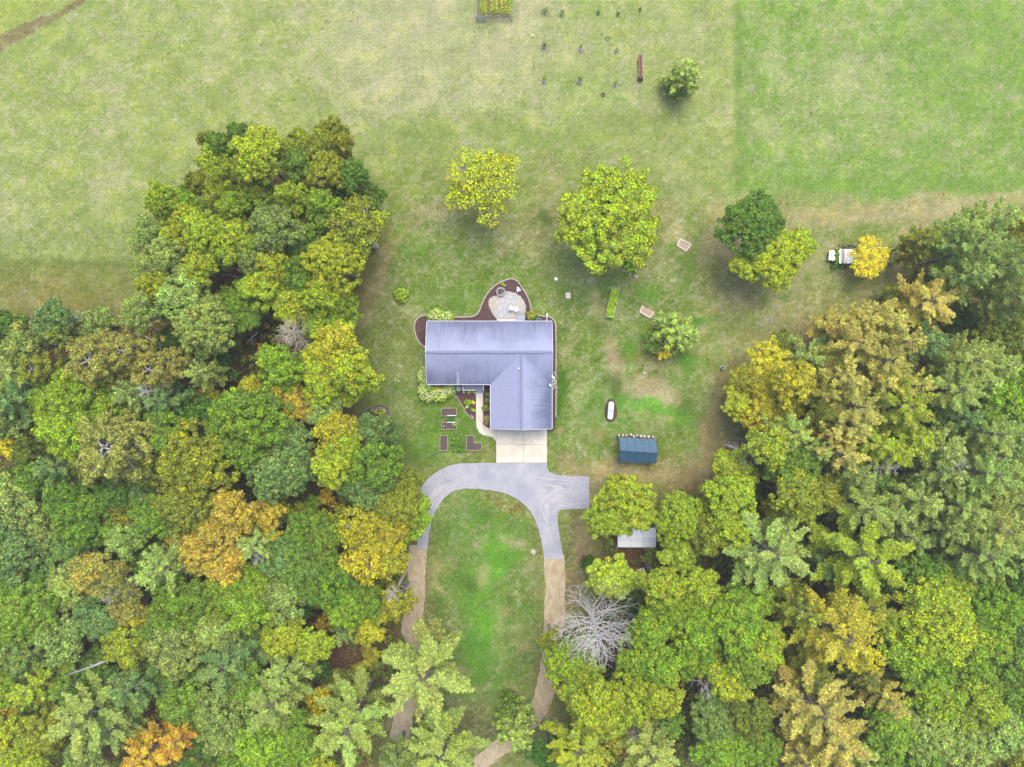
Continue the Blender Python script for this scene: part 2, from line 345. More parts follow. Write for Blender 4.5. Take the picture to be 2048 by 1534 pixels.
    rm = n.new('ShaderNodeValToRGB'); e = rm.color_ramp; e.elements[0].color = (*srgb(84, 58, 44, .6), 1); e.elements[1].color = (*srgb(150, 112, 86, .6), 1)
    for p_, c_ in ((.35, (112, 82, 66)), (.6, (70, 48, 40)), (.8, (176, 130, 70))): k = e.elements.new(p_); k.color = (*srgb(*c_, .6), 1)
    sp = n.new('ShaderNodeSeparateColor'); l.new(vo.outputs['Color'], sp.inputs[0]); l.new(sp.outputs[0], rm.inputs[0])
    c4 = mix(mth('MULTIPLY', mr(n3, .4, .6, .3, .75), li.outputs['Fac']), c3, rm.outputs[0])
    l.new(c4, b.inputs['Base Color'])
    bp = n.new('ShaderNodeBump'); bp.inputs['Strength'].default_value = .6; bp.inputs['Distance'].default_value = .12
    l.new(mth('ADD', n3, mth('MULTIPLY', n4, .5)), bp.inputs['Height']); l.new(bp.outputs[0], b.inputs['Normal'])
    return m
struct(link('ground', gme, ground_material()))

# ---------------------------------------------------------------- materials
M = {}
M['asphalt'] = mat('asphalt', srgb(172, 174, 186, .62), .9, scale=.35, col2=srgb(204, 204, 210, .64), bump=.15, detail=12, lo=.4, hi=.72)
M['dirt'] = mat('dirt_track', srgb(168, 150, 116, .62), .95, scale=1.3, col2=srgb(214, 200, 168, .68), bump=.5, detail=12, stretch=(1.3, .6, 1), lo=.3, hi=.7)
M['concrete'] = mat('concrete', srgb(206, 198, 182, .70), .85, scale=.8, col2=srgb(232, 226, 210, .73), detail=12, lo=.3, hi=.65)
M['mulch'] = mat('mulch', srgb(84, 58, 60, .55), .95, scale=9, col2=srgb(128, 98, 98, .55), bump=.8, lo=.4, hi=.62)
M['soil'] = mat('garden_soil', srgb(82, 74, 68, .5), .95, scale=7, col2=srgb(138, 126, 116, .55), bump=.8, lo=.42, hi=.62)
M['white'] = mat('white_trim', (.46, .48, .53), .5)
M['siding'] = mat('siding', (.45, .47, .5), .6)
M['glass'] = mat('window_glass', (.03, .04, .05), .08, spec=.6)
M['deck'] = mat('deck_boards', srgb(172, 182, 206, .6), .7, scale=3, col2=srgb(190, 198, 216, .6))
M['wood'] = mat('weathered_wood', srgb(168, 152, 130, .62), .85, scale=6, col2=srgb(204, 192, 168, .62))
M['palewood'] = mat('pale_board', srgb(214, 204, 196, .62), .85, scale=5, col2=srgb(232, 226, 218, .62))
M['bark'] = mat('bark', srgb(124, 116, 108, .6), .95, scale=4, col2=srgb(160, 154, 146, .6), bump=.5)
M['palebark'] = mat('pale_bark', srgb(186, 184, 184, .6), .9, scale=3, col2=srgb(214, 212, 210, .6))
M['deadbark'] = mat('dead_wood', srgb(184, 180, 180, .66), .9, scale=3, col2=srgb(214, 210, 208, .7))
M['tandead'] = mat('tan_dead_wood', srgb(190, 182, 156, .64), .9, scale=3, col2=srgb(212, 204, 180, .66))
M['stone'] = mat('fieldstone', srgb(150, 146, 150, .6), .9, scale=3, col2=srgb(190, 184, 180, .6), bump=.4)
M['edgestone'] = mat('edging_stone', srgb(196, 182, 168, .62), .9, scale=4, col2=srgb(222, 214, 204, .62), bump=.3)
M['dark'] = mat('dark_metal', (.02, .02, .022), .5)
M['steel'] = mat('galvanised_steel', (.42, .44, .46), .4, metallic=.6)
M['red'] = mat('faded_red_paint', srgb(178, 122, 126, .6), .7, scale=4, col2=srgb(150, 100, 104, .6))
M['tarp'] = mat('blue_green_sheet', srgb(58, 96, 124, .62), .5, scale=2.5, col2=srgb(74, 114, 142, .62), spec=.35)
M['whitesheet'] = mat('white_sheet', (.84, .85, .9), .6, scale=2, col2=(.76, .78, .84))
M['teal'] = mat('teal_plastic', srgb(70, 138, 130, .6), .5)
M['utility'] = mat('utility_green', srgb(96, 124, 106, .6), .6)
M['tank'] = mat('tank_white', (.74, .74, .73), .35)
M['bluetarp'] = mat('blue_tarp', srgb(50, 90, 140, .5), .6)

def attr_mat(name, extra=None):
    """foliage: base colour from the object's own colour, second colour on some clumps, per-clump variation"""
    m = bpy.data.materials.new(name); m.use_nodes = True; n = m.node_tree.nodes; l = m.node_tree.links
    n.remove(n['Principled BSDF']); out = n['Material Output']
    oi = n.new('ShaderNodeObjectInfo'); v = n.new('ShaderNodeAttribute'); v.attribute_name = 'clump'
    ac = n.new('ShaderNodeAttribute'); ac.attribute_type = 'OBJECT'; ac.attribute_name = 'accent'
    am = n.new('ShaderNodeAttribute'); am.attribute_type = 'OBJECT'; am.attribute_name = 'accent_amount'
    sx = n.new('ShaderNodeSeparateXYZ'); l.new(v.outputs['Vector'], sx.inputs[0])      # x: per clump, y: per leaf, z: painted shading, lighter towards the top
    def mth(op, a, b_, c=None):
        k = n.new('ShaderNodeMath'); k.operation = op
        for i, q_ in enumerate((a, b_, c)):
            if q_ is None: continue
            if isinstance(q_, (int, float)): k.inputs[i].default_value = q_
            else: l.new(q_, k.inputs[i])
        return k.outputs[0]
    # random offset between trees that share a mesh
    xr = mth('FRACT', mth('ADD', sx.outputs[0], oi.outputs['Random']), 0)
    thr = mth('SUBTRACT', 1.0, am.outputs['Fac'])
    f = mth('MULTIPLY', mth('SUBTRACT', mth('ADD', xr, mth('MULTIPLY', mth('SUBTRACT', sx.outputs[1], .5), .5)), thr), 4.0)
    k = n.new('ShaderNodeClamp'); l.new(f, k.inputs[0]); f = k.outputs[0]
    mx = n.new('ShaderNodeMix'); mx.data_type = 'RGBA'; l.new(f, mx.inputs[0]); l.new(oi.outputs['Color'], mx.inputs[6]); l.new(ac.outputs['Color'], mx.inputs[7])
    hs = n.new('ShaderNodeHueSaturation')
    l.new(mth('ADD', mth('MULTIPLY', sx.outputs[0], .022), .494), hs.inputs['Hue'])
    l.new(mth('ADD', mth('MULTIPLY', sx.outputs[1], .3), .80), hs.inputs['Saturation'])
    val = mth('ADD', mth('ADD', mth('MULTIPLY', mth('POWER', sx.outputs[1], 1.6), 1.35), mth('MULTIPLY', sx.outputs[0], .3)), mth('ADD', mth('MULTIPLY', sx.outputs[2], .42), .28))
    l.new(val, hs.inputs['Value']); l.new(mx.outputs[2], hs.inputs['Color'])
    df = n.new('ShaderNodeBsdfDiffuse'); tr = n.new('ShaderNodeBsdfTranslucent'); ms = n.new('ShaderNodeMixShader'); ms.inputs[0].default_value = .34
    l.new(hs.outputs[0], df.inputs[0]); l.new(hs.outputs[0], tr.inputs[0]); l.new(df.outputs[0], ms.inputs[1]); l.new(tr.outputs[0], ms.inputs[2]); l.new(ms.outputs[0], out.inputs[0])
    return m
M['leaf'] = attr_mat('foliage')
def vcol_mat(name):
    m = bpy.data.materials.new(name); m.use_nodes = True; n = m.node_tree.nodes; l = m.node_tree.links; b = n['Principled BSDF']
    a = n.new('ShaderNodeVertexColor'); a.layer_name = 'tint'; l.new(a.outputs[0], b.inputs['Base Color']); b.inputs['Roughness'].default_value = .9; b.inputs['Specular IOR Level'].default_value = .15
    return m
M['mixleaf'] = vcol_mat('mixed_leaves')

def norm(a): return a/np.maximum(np.linalg.norm(a, axis=-1, keepdims=True), 1e-9)
def leaf_cards(pos, nrm, a, b, direction=None):
    """rhombic leaf-sprig cards: pos (n,3), normal, half length a, half width b (n,)"""
    n_ = len(pos); nrm = norm(nrm)
    r = rng.normal(size=(n_, 3)) if direction is None else direction
    u = norm(r-(r*nrm).sum(-1, keepdims=True)*nrm); v = np.cross(nrm, u)
    A = u*a[:, None]; B = v*b[:, None]
    co_ = np.stack([pos-A, pos+B+A*.1, pos+A+nrm*(a*.25)[:, None], pos-B+A*.1], 1).reshape(-1, 3)
    q_ = np.arange(4*n_).reshape(-1, 4)
    return co_, q_
def foliage_mesh(name, pos, nrm, a, b, clump, direction=None):
    co_, q_ = leaf_cards(pos, nrm, a, b, direction); me = quads_mesh(name, co_, q_)
    at_ = me.attributes.new('clump', 'FLOAT_VECTOR', 'POINT'); at_.data.foreach_set('vector', np.repeat(clump, 4, 0).astype(np.float32).ravel())
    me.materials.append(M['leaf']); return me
def sphere_dirs(n_, zmin=-.3):
    z = rng.uniform(zmin, 1, n_); t = rng.uniform(0, 2*math.pi, n_); s = np.sqrt(np.maximum(0, 1-z*z)); return np.stack([s*np.cos(t), s*np.sin(t), z], -1)
def lobes_to_leaves(cen, rad, per, leaf=.15, zmin=-.35, squash=.8, size_j=.4):
    n_ = len(cen); i = np.repeat(np.arange(n_), per); k = len(i)
    dd = sphere_dirs(k, zmin); rr = (.45+.75*rng.random(k)**.8+.25*(rng.random(k) < .12)*rng.random(k))[:, None]
    pos = cen[i]+dd*rr*rad[i][:, None]*np.array([1, 1, squash])
    nr = dd*.6+rng.normal(size=(k, 3))*.6+np.array([0, 0, .45])
    a = leaf*rng.uniform(1-size_j, 1+size_j, k); b = a*rng.uniform(.45, .75, k)
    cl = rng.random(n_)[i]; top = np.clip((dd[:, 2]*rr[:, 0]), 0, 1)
    return pos, nr, a, b, np.stack([cl, rng.random(k), top], -1)
def crown_broad(R, H, base, masses, per_mass, leaves, lobe=.5, leaf=.15, open_=0.0, flat=.62):
    mc = []; K = masses
    for j in range(K):
        if j == 0 and open_ < .5: az, rr_ = 0, 0
        else: az = j*2.39996+random.uniform(-.3, .3); rr_ = R*math.sqrt((j+.4)/K)*random.uniform(.62, .78)
        zt = H-(H-base)*(.30+.45*(rr_/R)**2)*random.uniform(.9, 1.15)
        mc.append((rr_*math.cos(az), rr_*math.sin(az), zt, R*random.uniform(.30, .42)*(1+.25*(K < 6))))
    L = []; 
    for (x, y, z, r) in mc:
        dd = sphere_dirs(per_mass, -.25); rr_ = rng.uniform(.7, 1.05, per_mass)[:, None]
        L.append(np.array([x, y, z])+dd*rr_*r*np.array([1, 1, flat*1.3]))
    L = np.concatenate(L); rad = lobe*rng.uniform(.65, 1.25, len(L))
    return lobes_to_leaves(L, rad, leaves, leaf), mc, L
def limb_mesh(H, base, mc, L, thick=.22, twigs=.25, trunk_mb=None):
    mb = MB()
    for (x, y, z, r) in mc:
        z0 = base*.7+random.uniform(0, .25)*(z-base)
        mid = (x*.45+random.uniform(-.2, .2), y*.45+random.uniform(-.2, .2), z0+(z-z0)*.6)
        mb.tube([(0, 0, z0), mid, (x, y, z+.2*r)], [thick*.55, thick*.38, thick*.18], 5, False)
    for p in L:
        if random.random() < twigs:
            c = min(mc, key=lambda m_: (m_[0]-p[0])**2+(m_[1]-p[1])**2+(m_[2]-p[2])**2)
            mb.tube([(c[0], c[1], c[2]), ((c[0]+p[0])/2+random.uniform(-.1, .1), (c[1]+p[1])/2, (c[2]+p[2])/2+.12), tuple(p*1.0)], [thick*.2, thick*.13, .012], 3, False)
    return mb
def trunk_mb(H, r=.22, lean=.2):
    a = random.uniform(0, 6.28)
    pts = [(0, 0, -.1)]+[(lean*t*math.cos(a+t), lean*t*math.sin(a+t), H*t) for t in (.02, .2, .45, .7, .85)]
    return MB().tube(pts, [r*1.5, r*1.15, r, r*.78, r*.5, r*.25], 8, False)

VAR = {}
def mesh_of(mb, name, m, smooth=True):
    me = bpy.data.meshes.new(name); me.from_pydata(mb.v, [], mb.f); me.update(); me.materials.append(m)
    if smooth: me.polygons.foreach_set('use_smooth', [True]*len(me.polygons))
    return me
def add_variant(kind, R, H, crown, trunk, limbs): VAR.setdefault(kind, []).append((R, H, crown, trunk, limbs))
# broad-leaved crowns
for kind, cnt, R, H, K, pmass, lv, lobe, leaf, tw, bark in (
        ('oak', 7, 3.3, 12.5, 9, 17, 125, .44, .130, .12, 'bark'),
        ('bigoak', 4, 5.6, 14.5, 17, 24, 125, .50, .145, .12, 'bark'),
        ('low', 3, 1.9, 6.0, 6, 9, 80, .36, .110, .1, 'bark'),
        ('birch', 4, 3.4, 12.5, 11, 11, 56, .48, .115, .85, 'palebark')):
    for i in range(cnt):
        base = H*(.42 if kind != 'low' else .1)
        (pos, nr, a, b, cl), mc, L = crown_broad(R, H, base, K, pmass, lv, lobe, leaf, open_=.0)
        cm = foliage_mesh(kind+'_crown', pos, nr, a, b, cl)
        tb = mesh_of(trunk_mb(H, .2*R/3.3+.04), 'trunk', M[bark]); lb = mesh_of(limb_mesh(H, base, mc, L, .24*R/3.3+.04*(bark == 'palebark'), tw), 'limbs', M[bark])
        add_variant(kind, R, H, cm, tb, lb)
# tufted open crowns (red pine): clumps carried on bare grey limbs that show in the middle
for i in range(4):
    R, H = 3.9, 14.5; tips = []; mb = MB()
    nb = 30
    for j in range(nb):
        t = (j+.5)/nb; az = j*2.39996; z0 = H*(.62+.34*t); ln = R*(1.0-.55*t)*random.uniform(.75, 1.1)
        rise = ln*random.uniform(.05, .45); e = (ln*math.cos(az), ln*math.sin(az), z0+rise)
        m_ = (e[0]*.5, e[1]*.5, z0+rise*.25); mb.tube([(0, 0, z0), m_, e], [.075, .05, .02], 4, False)
        for k in range(7):
            s = .5+.5*k/6; sd = random.uniform(-.38, .38)*ln*(1.1-s*.5)
            p = np.array([e[0]*s-math.sin(az)*sd, e[1]*s+math.cos(az)*sd, z0+rise*s*s+random.uniform(0, .25)]); tips.append(p)
            mb.tube([(e[0]*(s-.18), e[1]*(s-.18), z0+rise*s*s*.7), tuple(p)], [.028, .012], 3, False)
    tips = np.array(tips); pos, nr, a, b, cl = lobes_to_leaves(tips, rng.uniform(.24, .44, len(tips)), 60, .15, -.2)
    nr = nr+rng.normal(size=nr.shape)*.5
    add_variant('redpine', R, H, foliage_mesh('redpine_crown', pos, nr, a, b*.6, cl), mesh_of(trunk_mb(H*1.12, .2, .1), 'trunk', M['bark']), mesh_of(mb, 'limbs', M['palebark']))
# layered conifers with long plumed branches (white pine)
def crown_pine(R, H, base, whorls, nbr, up=.25, tuft=.25, lv=22, twist=0, fat=1.0, leaf=.17):
    mb = MB(); cen = []; dirs = []; br = []
    for wv in range(whorls):
        t = wv/(whorls-1); z0 = base+(H-base)*(t**.9); nb = max(3, int(nbr*(1-.35*t)+random.uniform(-.5, 1.5)))
        ln0 = R*((1-t)**(.75 if whorls != 6 or R < 5 else .5)*.93+.12)
        if t < .25: ln0 *= .75+t
        for j in range(nb):
            az = 2*math.pi*(j+random.uniform(-.25, .25))/nb+wv*1.1; ln = ln0*random.uniform(.78, 1.2)
            rise = ln*(up+.5*t*t); c_, s_ = math.cos(az), math.sin(az); bid = random.random()
            path = lambda s: np.array([ln*s*c_, ln*s*s_, z0+rise*(s**1.6)-.05*ln*math.sin(s*3)])
            mb.tube([tuple(path(s)) for s in (0, .4, .8, 1)], [.05+.008*ln, .04, .022, .01], 4, False)
            st = .30/ln; s = .22
            while s < 1.02:
                p = path(s); cen.append(p+rng.normal(size=3)*.05); dirs.append((c_, s_, .35)); br.append(bid)
                wd = min(ln*.17, .62)*fat*min(1, (1.05-s)*2.0+.10)*min(1, s*2.2)
                for sg in (-1, 1):
                    k = .26; wd2 = wd*random.uniform(.55, 1.25)
                    while k < wd2:
                        o_ = np.array([-s_*sg*k+c_*k*.65, c_*sg*k+s_*k*.65, .05*k+rng.normal()*.05]); cen.append(p+o_); dirs.append((c_*.65-s_*sg, s_*.65+c_*sg, .35)); br.append(bid*.8+.2*random.random()); k += .30
                s += st
    cen = np.array(cen); dirs = np.array(dirs); br = np.array(br); n_ = len(cen); i = np.repeat(np.arange(n_), lv); k = len(i)
    dd = sphere_dirs(k, -.5); pos = cen[i]+dd*tuft*rng.uniform(.3, 1.1, k)[:, None]*np.array([1, 1, .6])
    nr = rng.normal(size=(k, 3))*.45+np.array([0, 0, .9])+dd*.4; a = leaf*rng.uniform(.6, 1.3, k); b = a*rng.uniform(.25, .42, k)
    dr = dirs[i]+dd*.9+rng.normal(size=(k, 3))*.3
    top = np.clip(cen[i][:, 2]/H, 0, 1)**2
    return (pos, nr, a, b, np.stack([br[i], rng.random(k), top], -1), dr), mb
for kind, cnt, R, H, wh, nb, fat in (('pine', 5, 3.7, 14, 6, 7, 1.0), ('bigpine', 4, 6.0, 17, 6, 7, 1.25), ('youngfir', 3, 2.6, 7, 8, 8, 1.0)):
    for i in range(cnt):
        (pos, nr, a, b, cl, dr), mb = crown_pine(R, H, H*(.45 if kind != 'youngfir' else .08), wh, nb, fat=fat, up=.22 if kind != 'youngfir' else .5)
        add_variant(kind, R, H, foliage_mesh(kind+'_crown', pos, nr, a, b, cl, dr), mesh_of(trunk_mb(H*1.1, .17*R/3.3+.05, .05), 'trunk', M['bark']), mesh_of(mb, 'limbs', M['bark']))

# ---------------------------------------------------------------- tree colours (leaf reflectance) and words
KF = .80
PAL = {'yg': ('yellow-green', (166,184,58)), 'bg': ('bright green', (138,170,56)), 'mg': ('mid green', (118,150,62)), 'dg': ('dark green', (106,138,64)), 'ug': ('deep green', (84,120,48)),
       'ol': ('olive', (146,156,62)), 'do': ('dark olive', (118,132,60)), 'sg': ('sage green', (138,160,92)), 'pg': ('pale green', (162,184,104)), 'cg': ('blue-green', (116,148,92)),
       'gy': ('golden yellow', (190,186,56)), 'am': ('amber', (192,172,80)), 'tn': ('tan-tinged', (164,164,90)), 'or': ('orange', (214,178,64)), 'by': ('bright yellow', (224,208,44)), 'ib': ('icy blue', (176,204,196)), 'pt': ('pale tan', (184,180,102))}
ACC = {'yg': ('gy', .12), 'bg': ('yg', .3), 'mg': ('bg', .3), 'dg': ('mg', .3), 'ug': ('dg', .3), 'ol': ('yg', .3), 'do': ('ol', .3), 'sg': ('pg', .35), 'pg': ('sg', .3), 'cg': ('sg', .3),
       'gy': ('yg', .35), 'am': ('gy', .3), 'tn': ('sg', .35), 'or': ('gy', .45), 'by': ('gy', .2), 'ib': ('ib', 0), 'pt': ('tn', .3)}
def lc(k, b=1.0): return tuple(v*b*t_ for v, t_ in zip(srgb(*PAL[k][1], KF), (1.1, 1.06, .78)))
KIND = {'oak': ('oak_tree', 'broad-crowned tree', 'tree'), 'bigoak': ('oak_tree', 'large broad-crowned tree', 'tree'), 'low': ('small_tree', 'small low tree', 'tree'), 'birch': ('birch_tree', 'open-crowned tree with pale limbs', 'tree'),
        'redpine': ('red_pine', 'tufted pine with bare grey limbs', 'pine tree'), 'pine': ('white_pine', 'feathery pine', 'pine tree'), 'bigpine': ('white_pine', 'large star-shaped pine', 'pine tree'), 'youngfir': ('young_conifer', 'bushy young conifer', 'conifer')}
TC = {'o': 'oak', 'O': 'bigoak', 'l': 'low', 'b': 'birch', 'r': 'redpine', 'p': 'pine', 'P': 'bigpine', 'f': 'youngfir'}
